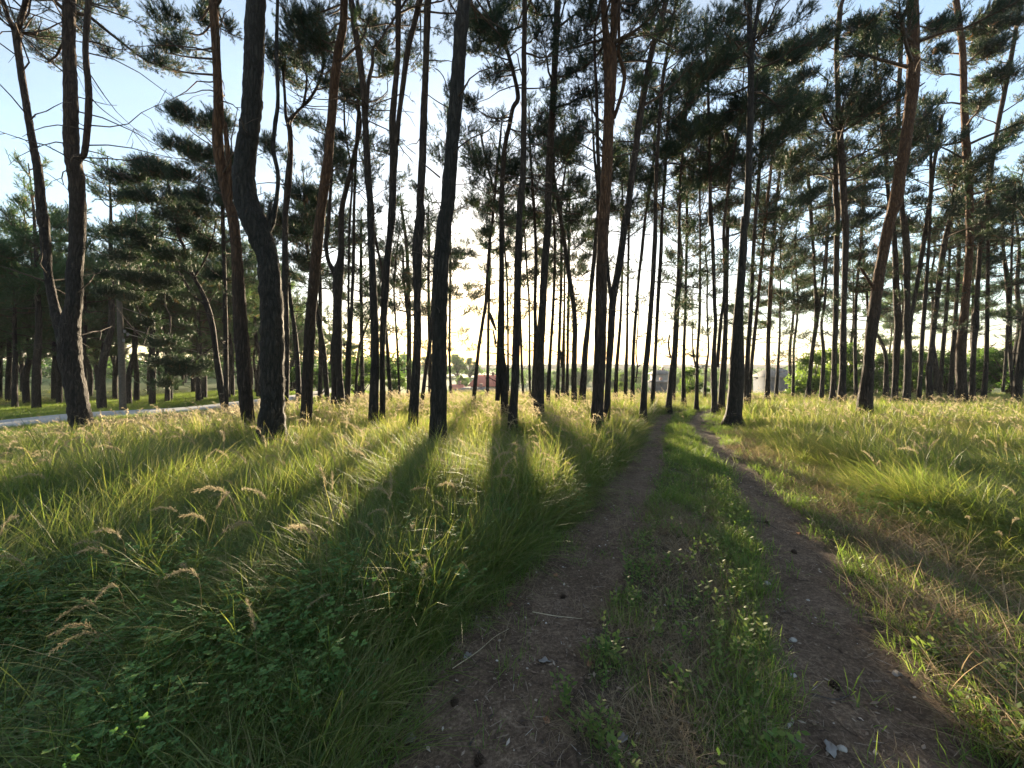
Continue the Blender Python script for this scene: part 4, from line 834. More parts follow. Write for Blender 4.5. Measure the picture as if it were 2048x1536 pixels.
def tuft_flow(seed, n=40, h=.7, spread=.12, wd=.004):
    """long lodged grass: every blade sweeps the same way"""
    rg=np.random.default_rng(seed); a=Acc()
    for k in range(n):
        r=spread*math.sqrt(rg.random()); z=rg.uniform(0,6.28)
        blade(a,(r*math.cos(z),r*math.sin(z)),rg.normal(0,.38),h*rg.uniform(.6,1.25),wd*rg.uniform(.6,1.3),rg.uniform(.1,.6),rg.uniform(.9,1.9),rg,0,np.clip(rg.normal(.42,.22),0,1),4)
    return a
def tuft_short(seed,n=26,h=.09,spread=.09,wd=.0035):
    rg=np.random.default_rng(seed); a=Acc()
    for k in range(n):
        r=spread*math.sqrt(rg.random()); z=rg.uniform(0,6.28)
        blade(a,(r*math.cos(z),r*math.sin(z)),rg.uniform(0,6.28),h*rg.uniform(.5,1.3),wd*rg.uniform(.6,1.4),rg.uniform(.05,.7),rg.uniform(.1,1.3),rg,0,np.clip(rg.normal(.45,.2),0,1),2)
    return a
def tuft_straw(seed,n=34,h=.2,spread=.14,flat=1.1):
    rg=np.random.default_rng(seed); a=Acc()
    for k in range(n):
        r=spread*math.sqrt(rg.random()); z=rg.uniform(0,6.28)
        blade(a,(r*math.cos(z),r*math.sin(z)),rg.uniform(0,6.28),h*rg.uniform(.5,1.5),.0028*rg.uniform(.6,1.4),rg.uniform(.5,flat),rg.uniform(.2,1.2),rg,0,rg.uniform(0,1),4)
    return a
def seed_stalk(seed,h=.85,drop=.9,fluff=1.0,n=12,big=1.0):
    rg=np.random.default_rng(seed); a=Acc(); az=rg.uniform(-.5,.5)+math.pi
    t=np.linspace(0,1,n); ang=.06+.22*t+drop*np.clip((t-.68)/.32,0,1)**1.3*1.3
    dx=np.concatenate([[0],np.cumsum(np.sin(ang[1:]))])*h/(n-1); dz=np.concatenate([[0],np.cumsum(np.cos(ang[1:]))])*h/(n-1)
    c=np.stack([dx*math.cos(az),dx*math.sin(az),dz],-1); tube(a,c,np.linspace(.0022,.0009,n),3,0,.35)
    # feathery panicle on the top third
    for k in range(int(190*fluff)):
        f=rg.uniform(.74,1.0); q=f*(n-1); i=min(n-2,int(q)); b=c[i]*(1-q+i)+c[i+1]*(q-i); ax=nrm(c[i+1]-c[i])
        wv=(.75-abs(f-.84)*2.2); d=nrm(ax*1.6+rg.normal(0,.6,3)); l=.034*max(.3,wv)*rg.uniform(.5,1.3); e=b+d*l; s=nrm(np.cross(d,rg.normal(0,1,3)))*.0010*big
        e2=e+d*.012*max(1,big*.6); a.add([b,e-s*.6,e+s*.6],t=[(0,1,2)],m=0,tint=rg.uniform(.3,.7))
        a.add([e-d*.004,e-s*1.2+d*.006,e+s*1.2+d*.006,e2],t=[(0,1,2),(1,3,2)],m=0,tint=rg.uniform(.35,1))
    return a
def weed(seed,h=.36,leaflets=5,ls=.017,stems=6,lean=.55):
    """leafy weed: arching stems with compound leaves of toothed oval leaflets"""
    rg=np.random.default_rng(seed); a=Acc()
    def leaflet(b,d,up,L,w_):
        d=nrm(d); s=nrm(np.cross(d,up)); u=nrm(np.cross(s,d)); pts=[b,b+d*L*.22+s*w_*.38,b+d*L*.5+s*w_*.5,b+d*L*.78+s*w_*.36,b+d*L,b+d*L*.78-s*w_*.36,b+d*L*.5-s*w_*.5,b+d*L*.22-s*w_*.38]
        mid=[b+d*L*.22-u*w_*.08,b+d*L*.5-u*w_*.12,b+d*L*.78-u*w_*.08]; V=np.array(pts+mid)
        a.add(V,t=[(0,1,8),(0,8,7),(4,10,3),(4,5,10)],q=[(1,2,9,8),(8,9,6,7),(2,3,10,9),(9,10,5,6)],m=1,tint=np.clip(rg.normal(.45,.17),0,1))
    for st in range(stems):
        az=rg.uniform(0,6.28); d0=np.array([math.cos(az)*lean*rg.uniform(.2,1.2),math.sin(az)*lean,1.0]); L=h*rg.uniform(.6,1.15); n=6
        P_=[np.array([rg.normal(0,.02),rg.normal(0,.02),0])]; d=nrm(d0)
        for k in range(n-1): d=nrm(d+rg.normal(0,.1,3)); P_.append(P_[-1]+d*L/(n-1))
        P_=np.array(P_); tube(a,P_,np.linspace(.0028,.0012,n),3,0,.3)
        for k in range(1,n):
            for rep in range(2):
                b=P_[k]; az=rg.uniform(0,6.28); d=nrm(np.array([math.cos(az),math.sin(az),rg.uniform(.1,.7)])); pl=rg.uniform(.03,.08); e=b+d*pl
                tube(a,[b,(b+e)/2,e],.0009,3,0,.3); up=np.array([0,0,1.0]); s=nrm(np.cross(d,up)); f=ls*rg.uniform(.7,1.3)
                leaflet(e,d+[0,0,-.2],up,f*1.2,f*.8); leaflet(e,d*.4+s,up,f,f*.7); leaflet(e,d*.4-s,up,f,f*.7)
                if leaflets>3: leaflet(b+d*pl*.55,d*.3+s,up,f*.8,f*.55); leaflet(b+d*pl*.55,d*.3-s,up,f*.8,f*.55)
    return a
def seedling(seed):
    rg=np.random.default_rng(seed); a=Acc()
    for st in range(3):
        b=np.array([rg.normal(0,.025),rg.normal(0,.025),0]); hh=rg.uniform(.05,.13)
        tube(a,[b,b+[rg.normal(0,.01),rg.normal(0,.01),hh*.5],b+[rg.normal(0,.02),rg.normal(0,.02),hh]],.0012,3,0,.3)
        for k in range(7):
            z=hh*(.2+.8*k/6); az=k*2.4+rg.normal(0,.3); d=np.array([math.cos(az),math.sin(az),.5]); d=nrm(d); s=nrm(np.cross(d,[0,0,1])); L=rg.uniform(.016,.032); c=b+[0,0,z]
            V=[c,c+d*L*.5+s*L*.3,c+d*L,c+d*L*.5-s*L*.3]; a.add(V,q=[(0,1,2,3)],m=1,tint=np.clip(rg.normal(.6,.15),0,1))
    return a
def scrap(seed,kind):
    rg=np.random.default_rng(seed); a=Acc()
    if kind=='needle':
        for k in range(9):
            c=rg.normal(0,.05,3)*[1,1,0]+[0,0,.003]; az=rg.uniform(0,6.28); L=rg.uniform(.03,.06); d=np.array([math.cos(az),math.sin(az),rg.uniform(-.05,.12)]); s=np.array([-d[1],d[0],0])*.0009
            a.add([c-d*L/2-s,c-d*L/2+s,c+d*L/2+s,c+d*L/2-s],q=[(0,1,2,3)],tint=rg.uniform(.2,.8))
    elif kind=='chip':
        for k in range(5):
            c=rg.normal(0,.06,3)*[1,1,0]+[0,0,.004]; az=rg.uniform(0,6.28); L=rg.uniform(.006,.02); w_=L*rg.uniform(.4,.8); d=np.array([math.cos(az),math.sin(az),rg.uniform(-.2,.3)]); s=np.array([-d[1],d[0],rg.uniform(-.2,.2)])*w_
            a.add([c-d*L,c-s*.8,c+d*L,c+s,c+[0,0,.004]],t=[(0,1,4),(1,2,4),(2,3,4),(3,0,4)],tint=np.clip(rg.normal(.45,.25),0,1))
    elif kind=='twig':
        for k in range(2):
            c=rg.normal(0,.05,3)*[1,1,0]+[0,0,.005]; az=rg.uniform(0,6.28); L=rg.uniform(.03,.09); d=np.array([math.cos(az),math.sin(az),0.03]); k2=np.array([-d[1],d[0],0])*L*.1
            tube(a,[c-d*L/2,c+k2,c+d*L/2],[.002,.0017,.001],4,0,rg.uniform(.1,.6))
    elif kind=='pebble':
        for k in range(3):
            c=rg.normal(0,.06,3)*[1,1,0]; r=rg.uniform(.003,.010); u=np.array([(0,0,1),(1,0,.1),(.3,.9,.1),(-.8,.55,.1),(-.8,-.6,.1),(.3,-.9,.1)])*rg.uniform(.7,1.2,(6,1))*[r,r,r*.7]+c
            a.add(u,t=[(0,1,2),(0,2,3),(0,3,4),(0,4,5),(0,5,1)],tint=rg.uniform(.2,.9))
    return a
LIB = bpy.data.collections  # source meshes live in collections that are not part of the scene
def source_coll(name, accs, mats):
    c = LIB.new(name)
    for k, a in enumerate(accs):
        me = a.mesh(name+'_'+'abcdefghijklmnopqrstuvwxyz'[k], mats, smooth=False); o = bpy.data.objects.new(me.name, me); c.objects.link(o)
    return c, len(accs)
def scatter(name, label, cat, coll, xy, rot, scl, which, zoff=0.0):
    c, n = coll; xy=np.asarray(xy); z=terrain(xy[:,0],xy[:,1])+zoff
    me=bpy.data.meshes.new(name); me.vertices.add(len(xy)); me.vertices.foreach_set('co',np.c_[xy,z].astype(np.float32).ravel())
    for nm,ty,dat in (('rot','FLOAT_VECTOR',rot),('scl','FLOAT_VECTOR',scl)):
        at=me.attributes.new(nm,ty,'POINT'); at.data.foreach_set('vector',np.asarray(dat,np.float32).ravel())
    at=me.attributes.new('which','INT','POINT'); at.data.foreach_set('value',np.asarray(which,np.int32)%n)
    o=bpy.data.objects.new(name,me); COL.objects.link(o); tag(o,label,cat,kind='stuff')
    g=bpy.data.node_groups.new(name+'_nodes','GeometryNodeTree'); g.interface.new_socket('Geometry',in_out='INPUT',socket_type='NodeSocketGeometry'); g.interface.new_socket('Geometry',in_out='OUTPUT',socket_type='NodeSocketGeometry')
    nn=g.nodes; gi=nn.new('NodeGroupInput'); go=nn.new('NodeGroupOutput'); ip=nn.new('GeometryNodeInstanceOnPoints'); ci=nn.new('GeometryNodeCollectionInfo')
    ci.inputs['Collection'].default_value=c; ci.inputs['Separate Children'].default_value=True; ci.inputs['Reset Children'].default_value=True
    def attr(nm,ty):
        a=nn.new('GeometryNodeInputNamedAttribute'); a.data_type=ty; a.inputs['Name'].default_value=nm; return a.outputs[0]
    L=g.links.new; L(gi.outputs[0],ip.inputs['Points']); L(ci.outputs[0],ip.inputs['Instance']); ip.inputs['Pick Instance'].default_value=True
    L(attr('which','INT'),ip.inputs['Instance Index']); L(attr('rot','FLOAT_VECTOR'),ip.inputs['Rotation']); L(attr('scl','FLOAT_VECTOR'),ip.inputs['Scale']); L(ip.outputs[0],go.inputs[0])
    m=o.modifiers.new('scatter','NODES'); m.node_group=g
    return o
def merged(name, label, cat, accs, mt, xy, rot, scl, which, tint_j=.12, zoff=0.0, seed=1):
    """the same as scatter, but as one real mesh (dense growth renders faster this way)"""
    rg_=np.random.default_rng(seed); out=Acc(); xy=np.asarray(xy); z=terrain(xy[:,0],xy[:,1])+zoff
    cx_,sx_=np.cos(rot[:,0]),np.sin(rot[:,0]); cy_,sy_=np.cos(rot[:,1]),np.sin(rot[:,1]); cz_,sz_=np.cos(rot[:,2]),np.sin(rot[:,2])
    R_=np.stack([np.stack([cz_*cy_,cz_*sy_*sx_-sz_*cx_,cz_*sy_*cx_+sz_*sx_],-1),np.stack([sz_*cy_,sz_*sy_*sx_+cz_*cx_,sz_*sy_*cx_-cz_*sx_],-1),np.stack([-sy_,cy_*sx_,cy_*cx_],-1)],1)
    for k,a in enumerate(accs):
        ix=np.where(which==k)[0]
        if not len(ix): continue
        v=np.concatenate(a.v); tn=np.concatenate(a.tint); q=np.concatenate(a.q) if a.q else None; t=np.concatenate(a.t) if a.t else None; nv=len(v)
        V=np.einsum('nij,nkj->nki',R_[ix],v[None]*scl[ix][:,None,:])+np.c_[xy[ix],z[ix]][:,None,:]
        off=(np.arange(len(ix))*nv)[:,None,None]
        out.add(V.reshape(-1,3),q=None if q is None else (q[None]+off).reshape(-1,4),t=None if t is None else (t[None]+off).reshape(-1,3),tint=(tn[None]+rg_.normal(0,tint_j,len(ix))[:,None]).ravel())
    o=out.obj(name,mt,smooth=False); tag(o,label,cat,kind='stuff'); return o
def zones(x,y):
    lr=in_rut(x,y,LR); rr=in_rut(x,y,RR); yy=np.clip(y,-6,40); vis=1-sm(YEND-1.5,YEND+.5,y)
    L0=np.interp(yy,LR[0],LR[1]); L1=np.interp(yy,LR[0],LR[2]); R0=np.interp(yy,RR[0],RR[1]); R1=np.interp(yy,RR[0],RR[2])
    dl=L0-x; dr=x-R1; mid=(x>L1-.03)&(x<R0+.03)
    return lr,rr,dl,dr,mid,vis
def sample(n,y0,y1,rg,power=1.0,half=1.42,extra=.6):
    """points over the view wedge between two distances, denser towards the camera when power > 1"""
    u=rg.random(n); k=2.0/power; y=(y0**k+(y1**k-y0**k)*u)**(1/k); x=rg.uniform(-1,1,n)*(half*y+extra); return x,y
rg=np.random.default_rng(5)
gm=[M['grass']]
TALL_NEAR=[tuft_tall(s,36,.58,.10,.0042) for s in range(4)]+[tuft_tall(s+10,28,.66,.07,.0045) for s in range(2)]+[tuft_tall(s+14,12,.62,.12,.009) for s in range(3)]
TALL_FLOW=[tuft_flow(s+60) for s in range(5)]
TALL_MID=[tuft_tall(s+20,20,.6,.12,.0075,3) for s in range(6)]
TALL_FAR=[tuft_tall(s+40,11,.6,.15,.014,2) for s in range(6)]
SHORT=source_coll('short_tuft',[tuft_short(s+30) for s in range(6)],[M['lawn']])
STRAW=source_coll('straw_tuft',[tuft_straw(s+50) for s in range(5)],[M['straw']])
SEED=[seed_stalk(s+70,rg.uniform(.78,.98),rg.uniform(.5,1.2)) for s in range(8)]+[seed_stalk(s+270,rg.uniform(.78,.98),rg.uniform(.5,1.2),.16,7,3.6) for s in range(6)]
WEED=source_coll('weed',[weed(s+90) for s in range(5)],[M['grass'],M['weed']])
SDLG=source_coll('seedling',[seedling(s+110) for s in range(5)],[M['weed'],M['lawn']])
LIT=source_coll('litter_bit',[scrap(s+130,k) for s,k in enumerate(['needle','needle','needle','chip','chip','twig','pebble','needle'])],[M['litter']])
def lawnline(x,y): return road_x(y)
def field(x,y):
    """height of the tall growth, 0 where there is none"""
    lr,rr,dl,dr,mid,vis=zones(x,y); pat=value_noise(x+90,y+90,1.1,61); p2=value_noise(x+90,y+90,.35,62)
    hl=sm(-.05,.42,dl)*.80+.14*(dl>0)
    hr=sm(.15,1.7,dr)*.72+.06*(dr>0)
    near_r=sm(2.2,4.2,y)                    # thin dry verge by the camera on the right
    hr=hr*(.45+.55*near_r)
    hm=np.where(mid,.17*sm(4,9,y),0)
    hl=hl*(.62+.38*sm(1.7,3.8,y+.15*np.abs(x)))
    h=np.where(dl>0,hl,np.where(dr>0,hr,hm))
    h=np.where(vis<.5,np.maximum(h,.62*(1-vis)),h)
    h=h*(.72+.55*pat)*(.8+.4*p2)*(1-.38*sm(10,17,y))
    h=h*(1-np.maximum(lr,rr))
    # mown verge by the road, low grass at the left
    rd=x-road_x(y); h=h*(.22+.78*sm(5.2,10.0,rd)); h=np.where(np.abs(rd)<1.3,0,h); h=np.where(rd<-1.2,.14,h)
    return h
x=[];y=[]
for n,a_,b_ in ((9000,1.0,4.2),(15000,3.8,9),(17000,8,15),(16000,14,24),(6000,22,34)):
    X,Y=sample(n,a_,b_,rg); x.append(X); y.append(Y)
x=np.concatenate(x); y=np.concatenate(y); h=field(x,y); k=(h>.1)&(rg.random(len(x))<.35+h*1.2); x=x[k];y=y[k];h=h[k]
lean=.16+.16*value_noise(x+200,y+200,.9,66); la=math.pi+(value_noise(x+200,y+200,1.6,67)-.5)*2.4
def tilt(n,lean,la,rg):
    """Euler rotation that leans a tuft by lean towards azimuth la after a random spin is left out"""
    return np.c_[-lean*np.sin(la)+rg.normal(0,.2,n), lean*np.cos(la)+rg.normal(0,.2,n), rg.normal(0,.0,n)]
rot=tilt(len(x),lean,la,rg); rot[:,2]=rg.uniform(0,6.28,len(x))
s=h*rg.uniform(.8,1.2,len(x))
scl=np.c_[.55+.5*s,.55+.5*s,s*1.05]; scl[:,:2]*=np.clip(1+.03*(y-6),1,1.6)[:,None]
flow=(y<6.5)&(rg.random(len(x))<.42); rot[flow]=np.c_[rg.normal(0,.12,(flow.sum(),2)),(la+rg.normal(0,.8,len(x)))[flow]]; scl[flow]*=[1.25,1.25,1.0]
wh=np.where(flow,21+rg.integers(0,5,len(x)),np.where(y<4.6,rg.integers(0,9,len(x)),np.where(y<10,9+rg.integers(0,6,len(x)),15+rg.integers(0,6,len(x)))))
merged('tall_grass','tall arching meadow grass beside the track, yellow-green where the sun comes through','grass',TALL_NEAR+TALL_MID+TALL_FAR+TALL_FLOW,M['meadow'],np.c_[x,y],rot,scl,wh,.10,-.02)
# short grass: middle strip, verges, verge by the road and under everything
x=[];y=[]
for n,a_,b_ in ((26000,1.0,4.5),(26000,4,10),(22000,9,18)):
    X,Y=sample(n,a_,b_,rg,1.2); x.append(X); y.append(Y)
X=rg.uniform(-26,-11,16000); Y=rg.uniform(8,34,16000); x.append(X); y.append(Y)
x=np.concatenate(x); y=np.concatenate(y); lr,rr,dl,dr,mid,vis=zones(x,y)
pat=value_noise(x+40,y+40,.55,71); p2=value_noise(x+40,y+40,.2,72)
R0=np.interp(y,RR[0],RR[1]); edge=np.exp(-((R0-x)/.22)**2)
dens=np.where(mid, .03+.36*sm(.46,.75,pat*.6+p2*.4)+.8*edge+.9*sm(3.2,5.5,y), np.where(dr>0,.35+.5*sm(.4,.7,pat),.5))*(1-.97*np.maximum(lr,rr))
rd=np.abs(x-road_x(y)); dens=np.where(rd<1.15,0,np.where(x<-11,.9,dens))
k=rg.random(len(x))<dens; x=x[k];y=y[k];pat=pat[k];mid=mid[k]
s=rg.uniform(.5,1.25,len(x))*(.75+.6*pat)*np.where(mid,1+.5*sm(4,8,y),1.15); s=np.where(x<-11,1.5,s)
scatter('short_grass','short green grass on the strip between the wheel ruts and along the verges','grass',SHORT,np.c_[x,y],np.c_[rg.normal(0,.15,(len(x),2)),rg.uniform(0,6.28,len(x))],np.c_[s,s,s],rg.integers(0,6,len(x)),-.004)
# dry straw
x=[];y=[]
for n,a_,b_ in ((9000,1.0,4.5),(9000,4,9)):
    X,Y=sample(n,a_,b_,rg,1.2); x.append(X); y.append(Y)
x=np.concatenate(x); y=np.concatenate(y); lr,rr,dl,dr,mid,vis=zones(x,y); pat=value_noise(x+10,y+10,.5,81)
dens=np.where(mid,(.45+.55*sm(.3,.6,pat))*(1-sm(4.0,6.5,y)),np.where(dr>0,(.85*sm(0,.3,dr)*(1-.9*sm(.7,1.7,dr))),.22*np.exp(-(dl/.5)**2)+.10))*(1-.93*np.maximum(lr,rr))
k=rg.random(len(x))<dens; x=x[k];y=y[k];dr=dr[k]
s=rg.uniform(.45,1.1,len(x))*np.where(dr>.1,1.35,.75)
scatter('dry_grass','matted straw-coloured dry grass along the right rut and on the middle strip','dry grass',STRAW,np.c_[x,y],np.c_[rg.normal(0,.15,(len(x),2)),rg.uniform(0,6.28,len(x))],np.c_[s,s,s*.8],rg.integers(0,5,len(x)),-.003)
# seed heads
x=[];y=[]
for n,a_,b_ in ((420,1.5,4.5),(2600,4,9),(15000,8,16),(14000,15,23)):
    X,Y=sample(n,a_,b_,rg); x.append(X); y.append(Y)
x=np.concatenate(x); y=np.concatenate(y); h=field(x,y); pat=value_noise(x+5,y+5,1.7,91); lr,rr,dl,dr,mid,vis=zones(x,y)
dens=(h>.2)*np.where(dl>0,.25+.75*sm(.3,.6,pat),.28*sm(.4,.75,pat)+.08); k=rg.random(len(x))<dens; x=x[k];y=y[k];h=h[k]
s=np.clip(.35+h*.75,.5,1.0)*rg.uniform(.55,1.05,len(x))
wh=np.where(y<6.5,rg.integers(0,8,len(x)),8+rg.integers(0,6,len(x)))
merged('seed_heads','nodding feathery golden seed heads over the tall grass','seed heads',SEED,M['seedm'],np.c_[x,y],np.c_[rg.normal(0,.18,(len(x),2)),rg.normal(0,1.1,len(x))],np.c_[s*.95,s*.95,s],wh,.12)
# leafy weeds
x=[];y=[]
for n,a_,b_ in ((5200,1.1,4.2),(5200,4,9),(2500,8,15)):
    X,Y=sample(n,a_,b_,rg); x.append(X); y.append(Y)
x=np.concatenate(x); y=np.concatenate(y); h=field(x,y); pat=value_noise(x+15,y+25,.9,95); lr,rr,dl,dr,mid,vis=zones(x,y)
dens=(h>.1)*np.where(dl>0,sm(.52,.78,pat)*sm(.2,.9,dl)*.6+.04,.3*sm(.55,.8,pat)); k=rg.random(len(x))<dens; x=x[k];y=y[k];h=h[k]
s=(.45+h*.7)*rg.uniform(.55,1.3,len(x))
scatter('leafy_weeds','dark green leafy weeds with small divided leaves among the grass at left','weeds',WEED,np.c_[x,y],np.c_[rg.normal(0,.12,(len(x),2)),rg.uniform(0,6.28,len(x))],np.c_[s,s,s],rg.integers(0,5,len(x)),0)
# seedlings on the strip edges
x,y=sample(9000,1.0,6.5,rg,1.1); lr,rr,dl,dr,mid,vis=zones(x,y); R0=np.interp(y,RR[0],RR[1]); L1=np.interp(y,LR[0],LR[2])
dens=np.where(mid,.15+.8*np.exp(-((R0-x-.08)/.16)**2)+.5*np.exp(-((x-L1-.08)/.12)**2),np.where((dr>0)&(dr<.35),.55*sm(.4,.6,value_noise(x,y,.4,99)),0)); k=rg.random(len(x))<dens*(1-.9*np.maximum(lr,rr)); x=x[k];y=y[k]; s=rg.uniform(.7,1.5,len(x))
scatter('seedlings','bright green small-leaved seedlings edging the middle strip','seedlings',SDLG,np.c_[x,y],np.c_[rg.normal(0,.15,(len(x),2)),rg.uniform(0,6.28,len(x))],np.c_[s,s,s],rg.integers(0,5,len(x)),0)
# litter
x,y=sample(24000,1.0,9,rg,1.25,.9); lr,rr,dl,dr,mid,vis=zones(x,y); inr=np.maximum(lr,rr)
dens=np.where(inr>.3,.55+.45*value_noise(x,y,.5,101),np.where(mid|((dr>0)&(dr<.6)),.9,.15)); k=(rg.random(len(x))<dens); x=x[k];y=y[k]; s=rg.uniform(.6,1.3,len(x))
scatter('litter','fallen needles, bark chips, twigs and grit scattered on the bare earth','litter',LIT,np.c_[x,y],np.c_[rg.normal(0,.06,(len(x),2)),rg.uniform(0,6.28,len(x))],np.c_[s,s,s],rg.integers(0,8,len(x)),.010)
# ------------------------------------------------------------------ single small things on the track
M['dryleaf']=plain('dry_leaf',(.22,.11,.06),(.34,.19,.11),30,.8); M['white']=plain('white_scrap',(.20,.18,.165),(.30,.28,.26),18,.7); M['cone']=plain('pine_cone',(.045,.03,.022),(.10,.07,.05),60,.9,.9); M['stone']=plain('stone',(.26,.23,.20),(.40,.37,.33),25,.9,.6)
def at(px,py,dz=.012):
    D=EYE*F/(py-HY)
    for _ in range(5): x_=(px-CX)/F*D; D=(EYE-float(terrain(x_,D)))*F/(py-HY)
    return np.array([(px-CX)/F*D,D,float(terrain((px-CX)/F*D,D))+dz])
def leafobj(px,py,L,az,mt,label,name='dead_leaf',cat='leaf',seed=0,lobes=3,grp=None):
    r=np.random.default_rng(seed+200); a=Acc(); n=14; t=np.linspace(0,2*np.pi,n,endpoint=False); rad=L/2*(1+.25*np.cos(lobes*t)+.10*r.normal(0,1,n)); c=np.c_[rad*np.cos(t),rad*.62*np.sin(t),.006+.012*np.abs(np.sin(t))+.004*r.normal(0,1,n)]
    c=c@np.array([[math.cos(az),math.sin(az),0],[-math.sin(az),math.cos(az),0],[0,0,1]]); V=np.vstack([c,[[0,0,.004]],c-[0,0,.0015],[[0,0,.0025]]])
    a.add(V,t=[(k,(k+1)%n,n) for k in range(n)]+[(n+1+(k+1)%n,n+1+k,2*n+1) for k in range(n)],q=[(k,n+1+k,n+1+(k+1)%n,(k+1)%n) for k in range(n)])
    o=a.obj(name,mt,None,tuple(at(px,py,.012))); tag(o,label,cat,grp); 
    for p in o.data.vertices: p.co=p.co+o.location*1.0
    return o
def leaf2(*a_,**k_): return leafobj(*a_,**k_)
for args in ((1020,1216,.045,.4,M['dryleaf'],'orange-brown fallen leaf on the left rut, between its edge grass and a pale straw',1),(1112,1156,.05,1.2,M['dryleaf'],'brown curled leaf at the left edge of the left rut',2),(1092,1450,.04,2.0,M['dryleaf'],'tan leaf on the right side of the left rut near the camera',3),
             (1598,1072,.05,.2,M['dryleaf'],'pale tan leaf on the right rut where the sun touches it',4),(1180,1336,.035,.8,M['dryleaf'],'small yellowish leaf beside the middle strip',5),(716,1490,.09,1.1,M['dryleaf'],'large brown dead leaf in the grass at the lower left of the left rut',6)):
    leafobj(*args[:6],seed=args[6])
for args in ((820,1490,.06,.3,M['white'],'largest white scrap at the bottom left of the left rut',11),(936,1319,.05,1.0,M['white'],'white scrap beside the long dry stalk',12),(1090,1330,.06,.2,M['white'],'flat whitish scrap in the middle of the left rut',13),(1662,1508,.065,.9,M['white'],'white scrap lying on the right rut at the bottom',14),(1246,1488,.05,.5,M['white'],'pale scrap in the middle strip near the bottom edge',15),(1796,1357,.05,.1,M['white'],'pale scrap at the right edge of the right rut',16)):
    leafobj(*args[:6],name='paper_scrap',cat='scrap',seed=args[6],lobes=5)
def cone(px,py,r,label):
    a=Acc(); rr=np.random.default_rng(px); 
    for k in range(46):
        f=k/45; az=k*2.4; z=.1+f*1.7; rad=r*math.sin(math.pi*(.12+.8*f))**.7; d=np.array([math.cos(az),math.sin(az),.35]); c=np.array([0,0,z*r])+d*rad*.35; e=np.array([0,0,z*r+.1*r])+d*rad; s=np.array([-math.sin(az),math.cos(az),0])*r*.28
        a.add([c-s*.5,c+s*.5,e+s,e-s,e+np.array([0,0,-.1*r])],q=[(0,1,2,3)],t=[(3,2,4),(0,3,4),(2,1,4)])
    tube(a,[(0,0,0),(0,0,r),(0,0,1.9*r)],[r*.4,r*.5,r*.15],6); o=a.obj('pine_cone',M['cone'],None,(0,0,0)); o.location=at(px,py,.018); o.rotation_euler=(1.35,0,rr.uniform(0,6.28)); tag(o,label,'pine cone')
for px,py,r,l in ((1592,1112,.021,'dark pine cone at the left of the sunlit part of the right rut'),(1528,1048,.02,'pine cone against the green edge halfway up the right rut'),(903,1408,.02,'pine cone at the lower left of the left rut'),(1676,1388,.022,'pine cone in the middle of the right rut close to the camera'),(1120,1200,.018,'pine cone on the dark side of the left rut'),(968,1530,.02,'pine cone cut by the bottom edge of the view')): cone(px,py,r,l)
def stick(pts,r,mt,label,name='stick',cat='stick',dz=.014):
    W=np.array([at(px,py,dz) for px,py in pts]); Q=catmull(W,.03); o_=tuple(W[0]); a=Acc(); tube(a,Q,np.linspace(r,r*.5,len(Q)),6,0,.5,.08,np.random.default_rng(3),cap=True); tag(a.obj(name,mt,None,o_),label,cat)
M['strawm']=plain('dry_stalk',(.38,.30,.19),(.5,.42,.30),12,.8)
stick([(905,1342),(955,1308),(990,1278),(1018,1262)],.0028,M['strawm'],'long pale dry stalk lying across the left edge of the left rut','dry_stalk','stalk')
stick([(1065,1228),(1110,1236),(1165,1242)],.003,M['strawm'],'thin straight pale stalk across the middle of the left rut','dry_stalk','stalk')
stick([(1510,1045),(1530,1048),(1552,1060)],.007,M['twig'],'dark curved stick on the upper right rut')
stick([(1573,1460),(1585,1450),(1583,1442)],.008,M['stone'],'short pale bone-like stick at the left edge of the right rut')
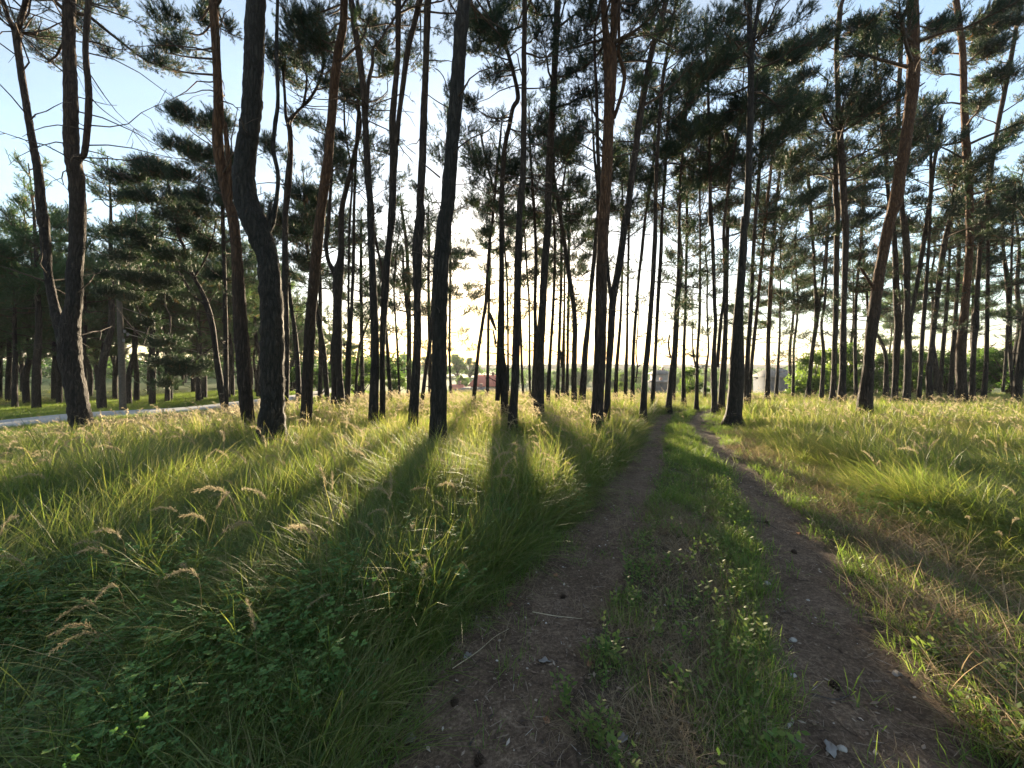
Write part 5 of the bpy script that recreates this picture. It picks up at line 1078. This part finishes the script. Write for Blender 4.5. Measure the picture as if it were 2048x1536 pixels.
stick([(1625,1395),(1670,1405),(1700,1396)],.005,M['twig'],'bent dark twig across the right rut near the camera')
stick([(938,1500),(950,1480),(958,1465)],.006,M['twig'],'dark bent twig in the left rut near the bottom')
def stone(px,py,r,label,seed):
    rr=np.random.default_rng(seed); a=Acc(); n=9; 
    for k in range(1): pass
    t=np.linspace(0,2*np.pi,n,endpoint=False); rings=[(.55,-.3),(1,.0),(.85,.35),(.45,.6)]; V=[]
    for q,z in rings: V.append(np.c_[r*q*np.cos(t)*(1+.15*rr.normal(0,1,n)),r*.75*q*np.sin(t)*(1+.15*rr.normal(0,1,n)),np.full(n,z*r)+rr.normal(0,.05*r,n)])
    V.append(np.array([[0,0,.66*r]])); V=np.vstack(V); q=[(i*n+j,i*n+(j+1)%n,(i+1)*n+(j+1)%n,(i+1)*n+j) for i in range(3) for j in range(n)]
    a.add(V,q=q,t=[(3*n+j,3*n+(j+1)%n,4*n) for j in range(n)]); o=a.obj('stone',M['stone'],None,(0,0,0)); o.location=at(px,py,.008); tag(o,label,'stone')
stone(1533,1170,.03,'tan rounded stone against the green edge of the right rut',1); stone(1586,1284,.026,'pale stone on the left side of the right rut',2); stone(1585,1355,.022,'pale upright stone at the left of the right rut close by',3); stone(1616,1204,.016,'small round stone in the middle of the right rut',4); stone(1685,1503,.022,'beige stone beside the white scrap on the right rut',5); stone(1005,1115,.018,'small pale stone by the tall grass left of the left rut',6)
# ------------------------------------------------------------------ evening haze
a=Acc(); box(a,-1500,1500,-90,1340,-16.5,26); hz=a.obj('haze',[],smooth=False)
m=bpy.data.materials.new('haze'); m.use_nodes=True; nt=m.node_tree; nt.nodes.clear(); o_=nt.nodes.new('ShaderNodeOutputMaterial'); pv=nt.nodes.new('ShaderNodeVolumePrincipled')
pv.inputs['Color'].default_value=(.93,.95,1,1); pv.inputs['Density'].default_value=HAZE; pv.inputs['Anisotropy'].default_value=.65
nt.links.new(pv.outputs[0],o_.inputs['Volume']); hz.data.materials.append(m); tag(hz,'thin evening haze over the valley','haze',kind='stuff')
